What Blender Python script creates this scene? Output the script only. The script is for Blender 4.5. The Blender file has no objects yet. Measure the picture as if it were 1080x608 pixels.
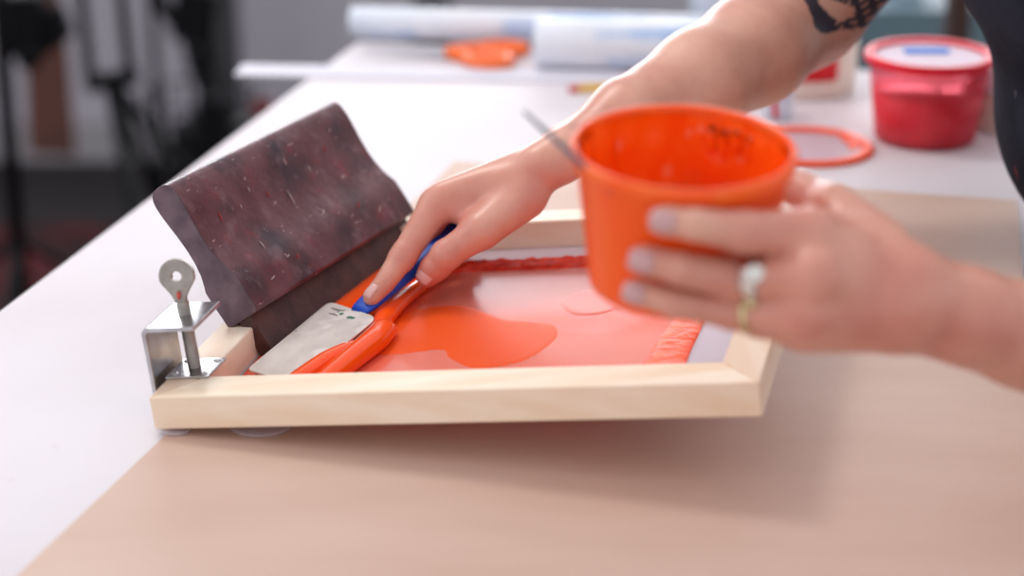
import bpy, bmesh, math, random
import numpy as np
from mathutils import Vector, Matrix
random.seed(4); rng = np.random.default_rng(4)
SC = bpy.context.scene
COL = SC.collection
# ------------------------------------------------------------------ camera model (table top is z = 0, floor z = -0.9)
F = 2196.; TH = math.radians(20.7); CH = .565
CAM = np.array([0, 0, CH])
def ray(px, py):
    cx = (px-540)/F; cy = -(py-304)/F
    return np.array([cx, math.cos(TH)+math.sin(TH)*cy, -math.sin(TH)+math.cos(TH)*cy])
def P(px, py, z=0.):
    d = ray(px, py); return CAM+d*((z-CH)/d[2])
def D(px, py, dep): return CAM+ray(px, py)*dep
def projv(p):
    q = p-CAM
    dep = q[..., 1]*math.cos(TH)-q[..., 2]*math.sin(TH)
    up = q[..., 1]*math.sin(TH)+q[..., 2]*math.cos(TH)
    return 540+F*q[..., 0]/dep, 304-F*up/dep
AZ = math.radians(13.2)
U = np.array([math.sin(AZ), math.cos(AZ), 0]); Vh = np.array([math.cos(AZ), -math.sin(AZ), 0]); Z = np.array([0, 0, 1.])
TILT = math.radians(7.2)
FO = P(163, 454, .004)
FV = Vh*math.cos(TILT)+Z*math.sin(TILT); FN = np.cross(FV, U)
def fr(v, u, n=0.): return FO+FV*v+U*u+FN*n          # frame coordinates -> world
def T(a, b, z=0.): return P(20, 608)*0+np.array([-.277, 1.037, 0])+Vh*a+U*b+Z*z   # table coordinates (origin: near-left corner of kraft in view)

# ------------------------------------------------------------------ materials
def lin(c):
    return tuple(((x/255)/12.92 if x/255 <= .04045 else ((x/255+.055)/1.055)**2.4) for x in c)
def mat(name, rgb, rough=.5, metal=0., spec=.5, var=None, vscale=8., vdetail=4., bump=0., bscale=60., stretch=None, rot=0.,
        sss=0., trans=0., ior=1.45, coat=0., alpha=None, emit=None, thr=None, bdist=.002):
    m = bpy.data.materials.new(name); m.use_nodes = True
    nt = m.node_tree; b = nt.nodes['Principled BSDF']
    c = lin(rgb)+(1,)
    b.inputs['Base Color'].default_value = c
    b.inputs['Roughness'].default_value = rough
    b.inputs['Metallic'].default_value = metal
    b.inputs['Specular IOR Level'].default_value = spec
    b.inputs['IOR'].default_value = ior
    b.inputs['Transmission Weight'].default_value = trans
    b.inputs['Coat Weight'].default_value = coat
    if sss:
        b.inputs['Subsurface Weight'].default_value = sss
        b.inputs['Subsurface Radius'].default_value = (1, .35, .2)
        b.inputs['Subsurface Scale'].default_value = .004
    if alpha is not None: b.inputs['Alpha'].default_value = alpha
    if emit:
        b.inputs['Emission Color'].default_value = lin(emit[0])+(1,); b.inputs['Emission Strength'].default_value = emit[1]
    tc = nt.nodes.new('ShaderNodeTexCoord'); mp = nt.nodes.new('ShaderNodeMapping')
    nt.links.new(tc.outputs['Object'], mp.inputs[0])
    mp.inputs['Rotation'].default_value = (0, 0, rot)
    if stretch: mp.inputs['Scale'].default_value = stretch
    if var:
        n = nt.nodes.new('ShaderNodeTexNoise'); n.inputs['Scale'].default_value = vscale; n.inputs['Detail'].default_value = vdetail
        nt.links.new(mp.outputs[0], n.inputs['Vector'])
        r = nt.nodes.new('ShaderNodeValToRGB')
        lo, hi = thr or (.35, .65)
        r.color_ramp.elements[0].position = lo; r.color_ramp.elements[1].position = hi
        r.color_ramp.elements[0].color = c; r.color_ramp.elements[1].color = lin(var)+(1,)
        nt.links.new(n.outputs['Fac'], r.inputs[0]); nt.links.new(r.outputs[0], b.inputs['Base Color'])
    if bump:
        n2 = nt.nodes.new('ShaderNodeTexNoise'); n2.inputs['Scale'].default_value = bscale; n2.inputs['Detail'].default_value = 3
        nt.links.new(mp.outputs[0], n2.inputs['Vector'])
        bp = nt.nodes.new('ShaderNodeBump'); bp.inputs['Strength'].default_value = bump; bp.inputs['Distance'].default_value = bdist
        nt.links.new(n2.outputs['Fac'], bp.inputs['Height']); nt.links.new(bp.outputs[0], b.inputs['Normal'])
    return m
def nodes(m): return m.node_tree, m.node_tree.nodes['Principled BSDF']
def overlay(m, rgb, scale, lo, hi, stretch=None, detail=3., fac=1., seed=0.):
    """another noise-driven patch colour laid over whatever feeds Base Color"""
    nt, b = nodes(m)
    tc = nt.nodes.new('ShaderNodeTexCoord'); mp = nt.nodes.new('ShaderNodeMapping')
    nt.links.new(tc.outputs['Object'], mp.inputs[0]); mp.inputs['Location'].default_value = (seed, seed*2, seed*3)
    if stretch: mp.inputs['Scale'].default_value = stretch
    n = nt.nodes.new('ShaderNodeTexNoise'); n.inputs['Scale'].default_value = scale; n.inputs['Detail'].default_value = detail
    nt.links.new(mp.outputs[0], n.inputs['Vector'])
    r = nt.nodes.new('ShaderNodeMapRange'); r.inputs['From Min'].default_value = lo; r.inputs['From Max'].default_value = hi
    r.inputs['To Max'].default_value = fac
    nt.links.new(n.outputs['Fac'], r.inputs['Value'])
    mx = nt.nodes.new('ShaderNodeMix'); mx.data_type = 'RGBA'
    nt.links.new(r.outputs[0], mx.inputs['Factor'])
    if b.inputs['Base Color'].links: nt.links.new(b.inputs['Base Color'].links[0].from_socket, mx.inputs['A'])
    else: mx.inputs['A'].default_value = b.inputs['Base Color'].default_value
    mx.inputs['B'].default_value = lin(rgb)+(1,)
    nt.links.new(mx.outputs['Result'], b.inputs['Base Color'])
def see_through(m, tint, amount):
    """mix the surface with a tinted transparent layer (thin film / woven mesh / clear plastic)"""
    nt, b = nodes(m)
    out = nt.nodes['Material Output']
    t = nt.nodes.new('ShaderNodeBsdfTransparent'); t.inputs[0].default_value = lin(tint)+(1,)
    mx = nt.nodes.new('ShaderNodeMixShader'); mx.inputs[0].default_value = amount
    nt.links.new(b.outputs[0], mx.inputs[1]); nt.links.new(t.outputs[0], mx.inputs[2]); nt.links.new(mx.outputs[0], out.inputs[0])

def glow_through(m, rgb, amount):
    """part of the light is scattered through to the other side"""
    nt, b = nodes(m); out = nt.nodes['Material Output']
    src = out.inputs[0].links[0].from_socket
    t = nt.nodes.new('ShaderNodeBsdfTranslucent'); t.inputs[0].default_value = lin(rgb)+(1,)
    mx = nt.nodes.new('ShaderNodeMixShader'); mx.inputs[0].default_value = amount
    nt.links.new(src, mx.inputs[1]); nt.links.new(t.outputs[0], mx.inputs[2]); nt.links.new(mx.outputs[0], out.inputs[0])
M = {}
M['table'] = mat('table_white', (222, 216, 221), .62, spec=.35, var=(216, 208, 212), vscale=5, bump=.04, bscale=150)
overlay(M['table'], (204, 190, 196), 60, .68, .8, fac=.5)
M['table_leg'] = mat('table_leg_paint', (120, 118, 120), .5)
M['kraft'] = mat('kraft_paper', (210, 181, 165), .62, var=(203, 172, 155), vscale=4, bump=.12, bscale=300, stretch=(1, 4, 1), rot=AZ)
M['kraft_edge'] = M['kraft']
M['wood_v'] = mat('pine_along_v', (250, 235, 214), .5, var=(242, 216, 186), vscale=22, vdetail=5, stretch=(.06, 2.2, 2.2), rot=AZ, bump=.1, bscale=90)
M['wood_u'] = mat('pine_along_u', (243, 226, 208), .5, var=(230, 200, 172), vscale=22, vdetail=5, stretch=(2.2, .06, 2.2), rot=AZ, bump=.1, bscale=90)
M['steel'] = mat('zinc_steel', (198, 198, 200), .27, 1., bump=.05, bscale=200, var=(172, 170, 172), vscale=60)
M['steel_dull'] = mat('cast_zinc', (182, 178, 172), .45, 1., bump=.25, bscale=500, var=(160, 155, 150), vscale=90)
M['hole'] = mat('rivet', (205, 205, 205), .25, 1.)
M['sq_wood'] = mat('stained_squeegee_wood', (82, 38, 46), .36, spec=.38, var=(104, 64, 70), vscale=34, vdetail=8, bump=.35, bscale=140, bdist=.001)
overlay(M['sq_wood'], (44, 32, 44), 26, .46, .66, fac=.85, seed=1.)
overlay(M['sq_wood'], (140, 34, 42), 52, .58, .78, fac=.55, seed=2.)
overlay(M['sq_wood'], (126, 100, 108), 70, .54, .72, fac=.5, seed=9.)
overlay(M['sq_wood'], (170, 140, 140), 150, .67, .73, fac=.7, seed=3., stretch=(1, .6, 2))
overlay(M['sq_wood'], (150, 110, 40), 90, .73, .78, fac=.6, seed=5.)
M['sq_end'] = mat('stained_end_grain', (112, 92, 100), .6, var=(84, 66, 76), vscale=60, bump=.4, bscale=200, bdist=.001)
M['sq_blade'] = mat('squeegee_rubber', (58, 34, 32), .5, var=(88, 52, 46), vscale=50, vdetail=5, bump=.3, bscale=120)
M['scratch'] = mat('pale_scratch', (178, 158, 154), .6)
M['scratch_red'] = mat('red_scrape', (168, 48, 46), .5)
OR = (255, 84, 12)
M['ink'] = mat('orange_ink_thick', OR, .14, spec=.5, bump=.08, bscale=120, bdist=.001)
M['ink_rough'] = mat('orange_ink_bubbly', (255, 88, 8), .42, spec=.2, bump=.5, bscale=200, bdist=.002, var=(255, 76, 10), vscale=120)
M['ink_red'] = mat('orange_ink_smeared', (255, 66, 24), .25, spec=.4, bump=.8, bscale=160, bdist=.003, var=(216, 40, 22), vscale=120, stretch=(1, 6, 1), rot=AZ)
M['ink_film'] = mat('orange_ink_film', (255, 104, 48), .22, spec=.15, coat=.6, bump=.01, bscale=25)
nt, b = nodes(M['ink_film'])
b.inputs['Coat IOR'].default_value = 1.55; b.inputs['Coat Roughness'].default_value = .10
at_ = nt.nodes.new('ShaderNodeAttribute'); at_.attribute_name = 'thick'  # attribute marks where the painted glare gives way to orange
mx_ = nt.nodes.new('ShaderNodeMix'); mx_.data_type = 'RGBA'; mx_.inputs['A'].default_value = lin((255, 142, 122))+(1,); mx_.inputs['B'].default_value = lin((255, 80, 0))+(1,)  # pale pink paints the glare, orange the reflections that break it
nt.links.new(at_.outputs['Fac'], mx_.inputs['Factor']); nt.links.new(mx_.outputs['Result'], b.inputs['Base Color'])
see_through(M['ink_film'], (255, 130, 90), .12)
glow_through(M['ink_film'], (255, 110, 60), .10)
M['painted_reflection'] = mat('hand_reflection_orange', (255, 94, 18), .5, spec=.3, bump=.03, bscale=120)  # hand reflection in the glare, painted as flat orange
see_through(M['painted_reflection'], (255, 110, 60), .1)
glow_through(M['painted_reflection'], (255, 100, 40), .15)
M['reflection_pale'] = mat('pale_reflection_patch', (250, 124, 106), .4, spec=.4)  # oval reflection on the film, painted as pale pink
see_through(M['reflection_pale'], (255, 130, 90), .15)
M['mesh'] = mat('screen_mesh_fabric', (222, 214, 226), .4, bump=.1, bscale=900, var=(214, 205, 220), vscale=20)
see_through(M['mesh'], (255, 252, 252), .38)
glow_through(M['mesh'], (255, 250, 252), .3)
M['spat'] = mat('spatula_white_plastic', (222, 212, 204), .35, var=(202, 190, 184), vscale=28, vdetail=6, bump=.12, bscale=150, stretch=(2, 1, 1))
overlay(M['spat'], (236, 226, 220), 40, .55, .7, seed=3., fac=.8)
M['blue'] = mat('blue_handle', (24, 74, 190), .4)
M['green'] = mat('green_speck', (40, 110, 84), .5)
M['smudge'] = mat('grey_smudge', (128, 120, 120), .6)
M['bucket'] = mat('orange_coated_plastic', (255, 98, 24), .34, spec=.35, var=(255, 88, 18), vscale=30, bump=.1, bscale=40, stretch=(2, 2, .7))
M['bucket_in'] = mat('orange_ink_inside', (255, 100, 16), .2, spec=.6, coat=.3, bump=.7, bscale=55, bdist=.004, stretch=(1.6, 1.6, .6), var=(252, 84, 12), vscale=40)
M['rim'] = mat('orange_smeared_rim', (255, 106, 34), .24, spec=.45, var=(255, 90, 20), vscale=60, thr=(.4, .6))
M['clear'] = mat('clear_plastic', (236, 226, 232), .2, trans=0., spec=.5)
see_through(M['clear'], (255, 245, 248), .62)
M['clear_red'] = mat('red_tinted_plastic', (240, 176, 190), .3, spec=.2, var=(240, 130, 150), vscale=30)
see_through(M['clear_red'], (255, 214, 220), .88)
M['lid_panel'] = mat('cloudy_lid', (216, 198, 210), .6, spec=.2)
M['red'] = mat('red_ink', (232, 20, 40), .3, coat=.2, var=(210, 22, 40), vscale=20)
M['red_lid'] = mat('red_lid_ring', (228, 18, 42), .4, spec=.25, var=(238, 60, 78), vscale=40, thr=(.5, .7))
M['tape'] = mat('blue_tape', (80, 146, 228), .9, spec=.1)
M['cream'] = mat('cream_plastic', (232, 218, 204), .45)
M['labelred'] = mat('red_label', (216, 22, 34), .5)
M['or_ring'] = mat('orange_ring', (248, 76, 30), .4, spec=.3, var=(250, 96, 52), vscale=50)
M['roll'] = mat('clear_film_roll', (232, 234, 242), .35, var=(216, 224, 238), vscale=14, vdetail=5, bump=.2, bscale=30)
overlay(M['roll'], (120, 170, 226), 9, .58, .68, stretch=(1, 3, 3), fac=.7, seed=1.)
M['core'] = mat('roll_end', (214, 206, 206), .6)
M['ruler'] = mat('ruler_metal', (222, 220, 230), .8, spec=.15)
M['tick'] = mat('ruler_marks', (120, 124, 140), .6)
M['sciss'] = mat('scissor_orange', (250, 110, 30), .4)
M['blade'] = mat('scissor_steel', (190, 194, 204), .3, 1.)
M['pencil'] = mat('pencil_yellow', (240, 190, 60), .45)
M['pencil_r'] = mat('pencil_eraser', (216, 90, 84), .6)
M['pencil_w'] = mat('pencil_wood', (226, 190, 150), .6)
M['stick'] = mat('grey_rod', (96, 96, 110), .45, .3)
M['wall'] = mat('wall_paint', (196, 192, 202), .8, var=(188, 184, 194), vscale=2)
M['base'] = mat('baseboard_paint', (170, 166, 172), .7)
M['floor'] = mat('dark_floor', (26, 20, 22), .7, var=(18, 14, 16), vscale=6)
M['rug'] = mat('red_rug', (84, 16, 22), .95, var=(22, 8, 12), vscale=9, vdetail=5)
M['black'] = mat('black_paint', (10, 10, 14), .6, spec=.2)
M['blackp'] = mat('black_plastic', (14, 14, 19), .7, spec=.2)
M['grey_metal'] = mat('grey_metal', (92, 90, 94), .4, .3)
M['brown'] = mat('brown_leather', (92, 50, 38), .7, var=(74, 40, 32), vscale=6)
M['darkwood'] = mat('dark_brown_wood', (66, 44, 40), .6)
M['teal'] = mat('teal_plastic', (96, 118, 128), .5)
M['glass'] = mat('clear_glass', (240, 244, 250), .05)
see_through(M['glass'], (245, 248, 252), .7)
M['pane'] = mat('bright_daylight_pane', (255, 255, 255), .5, emit=((248, 249, 255), 15.))
M['added_pane'] = mat('added_glow_pane', (255, 255, 255), .5, emit=((250, 248, 252), 1.1))  # added dim glow to be reflected in the ink film
M['winframe'] = mat('window_frame_paint', (215, 213, 215), .5)
M['silver'] = mat('silver', (226, 224, 218), .22, 1.)
M['gold'] = mat('pale_gold', (222, 208, 160), .25, 1.)
M['nail'] = mat('nail', (224, 176, 170), .22, spec=.6)
M['nail_l'] = mat('nail_lilac', (204, 160, 160), .25, spec=.6)
M['shirt'] = mat('black_shirt', (24, 24, 30), .9, bump=.2, bscale=200)
M['apron'] = mat('navy_apron', (46, 50, 64), .85, spec=.1, var=(28, 30, 40), vscale=14, bump=.3, bscale=60)
overlay(M['apron'], (120, 110, 124), 60, .72, .78, fac=.7, seed=2.)
overlay(M['apron'], (150, 60, 70), 40, .73, .8, fac=.7, seed=7.)
M['jeans'] = mat('dark_jeans', (34, 38, 54), .9)
M['shoe'] = mat('black_shoe', (20, 20, 22), .5)
M['hair'] = mat('brown_hair', (60, 38, 28), .5, bump=.5, bscale=80, stretch=(4, 4, .6))
M['eye'] = mat('eye_white', (236, 232, 228), .2)
M['iris'] = mat('iris', (70, 50, 38), .2)
M['lip'] = mat('lips', (190, 104, 96), .4)
# skin with redness and tattoo attributes
sk = mat('skin', (216, 160, 140), .42, spec=.4, sss=.25, bump=.12, bscale=420, bdist=.0006)
nt, b = nodes(sk)
tc = nt.nodes.new('ShaderNodeTexCoord')
n1 = nt.nodes.new('ShaderNodeTexNoise'); n1.inputs['Scale'].default_value = 28; n1.inputs['Detail'].default_value = 4
nt.links.new(tc.outputs['Object'], n1.inputs['Vector'])
r1 = nt.nodes.new('ShaderNodeValToRGB')
r1.color_ramp.elements[0].position = .35; r1.color_ramp.elements[1].position = .68
r1.color_ramp.elements[0].color = lin((224, 170, 149))+(1,); r1.color_ramp.elements[1].color = lin((208, 145, 127))+(1,)
nt.links.new(n1.outputs['Fac'], r1.inputs[0])
a1 = nt.nodes.new('ShaderNodeAttribute'); a1.attribute_name = 'red'
m1 = nt.nodes.new('ShaderNodeMix'); m1.data_type = 'RGBA'; m1.inputs['B'].default_value = lin((200, 96, 88))+(1,)
nt.links.new(a1.outputs['Fac'], m1.inputs['Factor']); nt.links.new(r1.outputs[0], m1.inputs['A'])
a2 = nt.nodes.new('ShaderNodeAttribute'); a2.attribute_name = 'tattoo'
m2 = nt.nodes.new('ShaderNodeMix'); m2.data_type = 'RGBA'; m2.inputs['B'].default_value = lin((66, 60, 70))+(1,)
nt.links.new(a2.outputs['Fac'], m2.inputs['Factor']); nt.links.new(m1.outputs['Result'], m2.inputs['A'])
nt.links.new(m2.outputs['Result'], b.inputs['Base Color'])
b.inputs['Roughness'].default_value = .36; b.inputs['Specular IOR Level'].default_value = .6
M['skin'] = sk

# ------------------------------------------------------------------ object helpers
WL = {}
def link(o, loc, parent=None):
    COL.objects.link(o); o.location = Vector(loc); WL[o.name] = Vector(loc)
    if parent is not None:
        o.parent = parent; o.matrix_parent_inverse = Matrix.Translation(-WL[parent.name])
    return o
def tag(o, label=None, cat=None, group=None, kind=None):
    if label: o['label'] = label
    if cat: o['category'] = cat
    if group: o['group'] = group
    if kind: o['kind'] = kind
    return o
def thing(name, loc, label, cat, group=None):
    o = bpy.data.objects.new(name, None); o.empty_display_size = .02
    return tag(link(o, loc), label, cat, group)
def mk(name, g, m, parent=None, smooth=False, label=None, cat=None, group=None, kind=None, bevel=0., seg=2, sub=0, origin=None):
    vs, fs = g
    vs = np.asarray(vs, float)
    if origin is None:
        origin = np.array([(vs[:, 0].min()+vs[:, 0].max())/2, (vs[:, 1].min()+vs[:, 1].max())/2, vs[:, 2].min()])
    me = bpy.data.meshes.new(name)
    me.from_pydata([tuple(p) for p in (vs-origin)], [], [tuple(int(i) for i in f) for f in fs])
    bm = bmesh.new(); bm.from_mesh(me); bmesh.ops.recalc_face_normals(bm, faces=bm.faces); bm.to_mesh(me); bm.free()
    for p in me.polygons: p.use_smooth = smooth
    if m is not None: me.materials.append(m)
    o = bpy.data.objects.new(name, me)
    link(o, origin, parent); tag(o, label, cat, group, kind)
    if bevel:
        md = o.modifiers.new('bevel', 'BEVEL'); md.width = bevel; md.segments = seg; md.limit_method = 'ANGLE'; md.angle_limit = math.radians(40)
        for p in me.polygons: p.use_smooth = True
        try: md.harden_normals = True
        except Exception: pass
    if sub:
        md = o.modifiers.new('sub', 'SUBSURF'); md.levels = sub; md.render_levels = sub
    return o
def join(*gs):
    V_, F_ = [], []
    for v, f in gs:
        k = len(V_); V_ += [np.asarray(p, float) for p in v]; F_ += [tuple(i+k for i in q) for q in f]
    return V_, F_
BF = [(0, 1, 3, 2), (4, 6, 7, 5), (0, 4, 5, 1), (2, 3, 7, 6), (0, 2, 6, 4), (1, 5, 7, 3)]
def box(c, a, b_, c3):
    """box about c with half-axis vectors a, b_, c3"""
    c = np.asarray(c, float); vs = []
    for i in (-1, 1):
        for j in (-1, 1):
            for k in (-1, 1): vs.append(c+np.asarray(a)*i+np.asarray(b_)*j+np.asarray(c3)*k)
    return vs, BF
def abox(x0, x1, y0, y1, z0, z1):
    return box(((x0+x1)/2, (y0+y1)/2, (z0+z1)/2), ((x1-x0)/2, 0, 0), (0, (y1-y0)/2, 0), (0, 0, (z1-z0)/2))
def prism(poly, off):
    n = len(poly); poly = [np.asarray(p, float) for p in poly]; off = np.asarray(off, float)
    return poly+[p+off for p in poly], [tuple(range(n)), tuple(range(2*n-1, n-1, -1))]+[(i, (i+1) % n, n+(i+1) % n, n+i) for i in range(n)]
def frame_of(d):
    d = np.asarray(d, float); d = d/np.linalg.norm(d)
    a = np.cross(d, Z) if abs(d[2]) < .95 else np.cross(d, np.array([1., 0, 0]))
    a /= np.linalg.norm(a); return d, a, np.cross(a, d)
def tube(pts, rad, n=16, flat=None, up=None):
    """tube along pts; rad float or list; flat: (direction, scale) squashes the section"""
    pts = [np.asarray(p, float) for p in pts]
    if not hasattr(rad, '__len__'): rad = [rad]*len(pts)
    vs, fs = [], []
    for i, p in enumerate(pts):
        t = pts[min(i+1, len(pts)-1)]-pts[max(i-1, 0)]
        d, a, c = frame_of(t)
        if up is not None:
            a = np.cross(d, up); a /= np.linalg.norm(a); c = np.cross(a, d)
        for k in range(n):
            ph = 2*math.pi*k/n
            q = (a*math.cos(ph)+c*math.sin(ph)*(flat or 1.))*rad[i]
            vs.append(p+q)
    for i in range(len(pts)-1):
        for k in range(n):
            fs.append((i*n+k, i*n+(k+1) % n, (i+1)*n+(k+1) % n, (i+1)*n+k))
    fs.append(tuple(range(n))); fs.append(tuple(range((len(pts)-1)*n, len(pts)*n)))
    return vs, fs
def spline(pts, n=8):
    pts = [np.asarray(p, float) for p in pts]; out = []
    e = [2*pts[0]-pts[1]]+pts+[2*pts[-1]-pts[-2]]
    for i in range(1, len(e)-2):
        for k in range(n):
            t = k/n; a, b_, c, d = e[i-1], e[i], e[i+1], e[i+2]
            out.append(.5*((2*b_)+(-a+c)*t+(2*a-5*b_+4*c-d)*t*t+(-a+3*b_-3*c+d)*t**3))
    out.append(pts[-1]); return out
def lathe(prof, o, ax=(0, 0, 1), n=64, closed=False):
    """revolve (r, h) profile about axis ax at o"""
    d, a, c = frame_of(ax); o = np.asarray(o, float); vs, fs = [], []
    for r, h in prof:
        for k in range(n):
            ph = 2*math.pi*k/n; vs.append(o+d*h+(a*math.cos(ph)+c*math.sin(ph))*r)
    m = len(prof)
    for i in range(m if closed else m-1):
        j = (i+1) % m
        for k in range(n): fs.append((i*n+k, i*n+(k+1) % n, j*n+(k+1) % n, j*n+k))
    if not closed:
        if prof[0][0] > 1e-6: fs.append(tuple(range(n)))
        if prof[-1][0] > 1e-6: fs.append(tuple(range((m-1)*n, m*n)))
    return vs, fs

# ------------------------------------------------------------------ signed distance sculpting
def smin(a, b_, k):
    h = np.clip(.5+.5*(b_-a)/k, 0, 1)
    return b_*(1-h)+a*h-k*h*(1-h)
class Field:
    def __init__(s, lo, hi, h):
        s.lo = np.array(lo, float); s.h = h
        s.n = tuple(int(math.ceil((hi[i]-lo[i])/h))+1 for i in range(3))
        s.ax = [s.lo[i]+np.arange(s.n[i])*h for i in range(3)]
    def new(s, val=.08): return np.full(s.n, val, np.float32)
    def prim(s, A, fn, lo, hi, k, mg=.022):
        sl = tuple(slice(max(0, int((lo[i]-mg-s.lo[i])/s.h)), max(0, min(s.n[i], int((hi[i]+mg-s.lo[i])/s.h)+2))) for i in range(3))
        if any(q.start >= q.stop for q in sl): return
        X = s.ax[0][sl[0]][:, None, None]; Y = s.ax[1][sl[1]][None, :, None]; W = s.ax[2][sl[2]][None, None, :]
        d = fn(X, Y, W).astype(np.float32)
        A[sl] = smin(A[sl], d, k) if k > 0 else np.minimum(A[sl], d)
    def cone(s, A, a, b_, r1, r2, k=.004):
        a = np.asarray(a, float); b_ = np.asarray(b_, float); ba = b_-a; L = float(ba@ba)+1e-12; R = max(r1, r2)
        def fn(X, Y, W):
            px, py, pz = X-a[0], Y-a[1], W-a[2]
            h = np.clip((px*ba[0]+py*ba[1]+pz*ba[2])/L, 0, 1)
            return np.sqrt((px-ba[0]*h)**2+(py-ba[1]*h)**2+(pz-ba[2]*h)**2)-(r1+(r2-r1)*h)
        s.prim(A, fn, np.minimum(a, b_)-R, np.maximum(a, b_)+R, k)
    def ell(s, A, c, r, k=.004, rot=None):
        c = np.asarray(c, float); r = np.asarray(r, float); Rm = np.eye(3) if rot is None else np.asarray(rot)   # rows = axes
        def fn(X, Y, W):
            px, py, pz = X-c[0], Y-c[1], W-c[2]
            q = [(Rm[i, 0]*px+Rm[i, 1]*py+Rm[i, 2]*pz) for i in range(3)]
            k0 = np.sqrt(sum((q[i]/r[i])**2 for i in range(3))); k1 = np.sqrt(sum((q[i]/r[i]**2)**2 for i in range(3)))+1e-9
            return k0*(k0-1)/k1
        s.prim(A, fn, c-r.max(), c+r.max(), k)
    def chain(s, A, pts, rad, k=.002):
        for i in range(len(pts)-1): s.cone(A, pts[i], pts[i+1], rad[i], rad[i+1], k)
    def surface(s, A):
        S = A < 0
        cnt = np.zeros(tuple(x-1 for x in s.n), np.int8)
        C8 = [(i, j, k) for i in (0, 1) for j in (0, 1) for k in (0, 1)]
        sh = lambda B, c: B[c[0]:B.shape[0]-1+c[0], c[1]:B.shape[1]-1+c[1], c[2]:B.shape[2]-1+c[2]]
        for c in C8: cnt += sh(S, c)
        mask = (cnt > 0) & (cnt < 8)
        ii = np.argwhere(mask); idx = np.full(mask.shape, -1, np.int64); idx[mask] = np.arange(len(ii))
        pos = np.zeros((len(ii), 3)); num = np.zeros(len(ii))
        for c in C8:
            for ax in range(3):
                if c[ax]: continue
                e = list(c); e[ax] = 1
                va = A[ii[:, 0]+c[0], ii[:, 1]+c[1], ii[:, 2]+c[2]]; vb = A[ii[:, 0]+e[0], ii[:, 1]+e[1], ii[:, 2]+e[2]]
                q = (va < 0) != (vb < 0)
                t = np.where(q, va/np.where(q, va-vb, 1), 0)
                p = np.array(c, float)[None, :].repeat(len(ii), 0); p[:, ax] += t
                pos += p*q[:, None]; num += q
        pos = (ii+pos/num[:, None])*s.h+s.lo
        faces = []
        for ax in range(3):
            o1, o2 = [(1, 2), (2, 0), (0, 1)][ax]
            a = [slice(None)]*3; b_ = [slice(None)]*3; a[ax] = slice(0, -1); b_[ax] = slice(1, None)
            Sa, Sb = S[tuple(a)], S[tuple(b_)]
            e = np.argwhere(Sa != Sb)
            e = e[(e[:, o1] > 0) & (e[:, o2] > 0) & (e[:, o1] < s.n[o1]-1) & (e[:, o2] < s.n[o2]-1)]
            def cell(d1, d2):
                q = e.copy(); q[:, o1] -= d1; q[:, o2] -= d2; return idx[q[:, 0], q[:, 1], q[:, 2]]
            f = np.stack([cell(1, 1), cell(0, 1), cell(0, 0), cell(1, 0)], 1)
            inside = Sa[e[:, 0], e[:, 1], e[:, 2]]
            f[~inside] = f[~inside][:, ::-1]
            faces.append(f)
        faces = np.concatenate(faces)
        faces = faces[(faces >= 0).all(1)]
        return pos, faces
def sdf_mesh(name, parts, m, parent=None, attrs=None, origin=None, **kw):
    """parts: list of (verts, faces) arrays"""
    V_ = np.concatenate([p[0] for p in parts]); k = 0; F_ = []
    for p in parts: F_.append(p[1]+k); k += len(p[0])
    F_ = np.concatenate(F_)
    if origin is None: origin = np.array([(V_[:, 0].min()+V_[:, 0].max())/2, (V_[:, 1].min()+V_[:, 1].max())/2, V_[:, 2].min()])
    me = bpy.data.meshes.new(name)
    me.vertices.add(len(V_)); me.vertices.foreach_set('co', (V_-origin).astype(np.float32).ravel())
    me.loops.add(len(F_)*4); me.loops.foreach_set('vertex_index', F_.astype(np.int32).ravel())
    me.polygons.add(len(F_)); me.polygons.foreach_set('loop_start', np.arange(0, len(F_)*4, 4, dtype=np.int32))
    me.polygons.foreach_set('use_smooth', np.ones(len(F_), bool))
    me.update(); me.validate()
    me.materials.append(m)
    if attrs:
        for nm, fn in attrs.items():
            at = me.attributes.new(nm, 'FLOAT', 'POINT'); at.data.foreach_set('value', np.asarray(fn(V_), np.float32))
    o = bpy.data.objects.new(name, me); link(o, origin, parent); tag(o, **kw)
    return o

# ================================================================== THE SETTING
mk('floor', abox(-4, 4, -1.2, 4.9, -.95, -.9), M['floor'], kind='structure')
W1 = (.42, .95); W2 = (1.13, 2.05)  # upper window added, heights set to shape the glare on the ink
mk('wall_back', join(abox(-4, -1.6, 4.75, 4.9, -.9, 2.2), abox(1.8, 4, 4.75, 4.9, -.9, 2.2), abox(-1.6, 1.8, 4.75, 4.9, -.9, W1[0]), abox(-1.6, 1.8, 4.75, 4.9, W1[1], W2[0]), abox(-1.6, 1.8, 4.75, 4.9, W2[1], 2.2)), M['wall'], kind='structure')
mk('baseboard_back', abox(-4, 4, 4.73, 4.75, -.9, -.80), M['base'], kind='structure')
for nm_, (z0, z1), pm in (('window_1', W1, 'pane'), ('added_window', W2, 'added_pane')):
    wf = mk(nm_, join(abox(-1.6, 1.8, 4.74, 4.8, z0, z0+.04), abox(-1.6, 1.8, 4.74, 4.8, z1-.04, z1), abox(-1.6, -1.56, 4.74, 4.8, z0+.04, z1-.04), abox(1.76, 1.8, 4.74, 4.8, z0+.04, z1-.04)), M['winframe'], kind='structure')
    mk('window_pane', abox(-1.56, 1.76, 4.79, 4.8, z0+.04, z1-.04), M[pm], wf)

# ------------------------------------------------------------------ work table
tb = thing('work_table', T(.05, .3, -.9), 'long white-topped work table carrying the screen printing frame and tubs', 'table')
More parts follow.
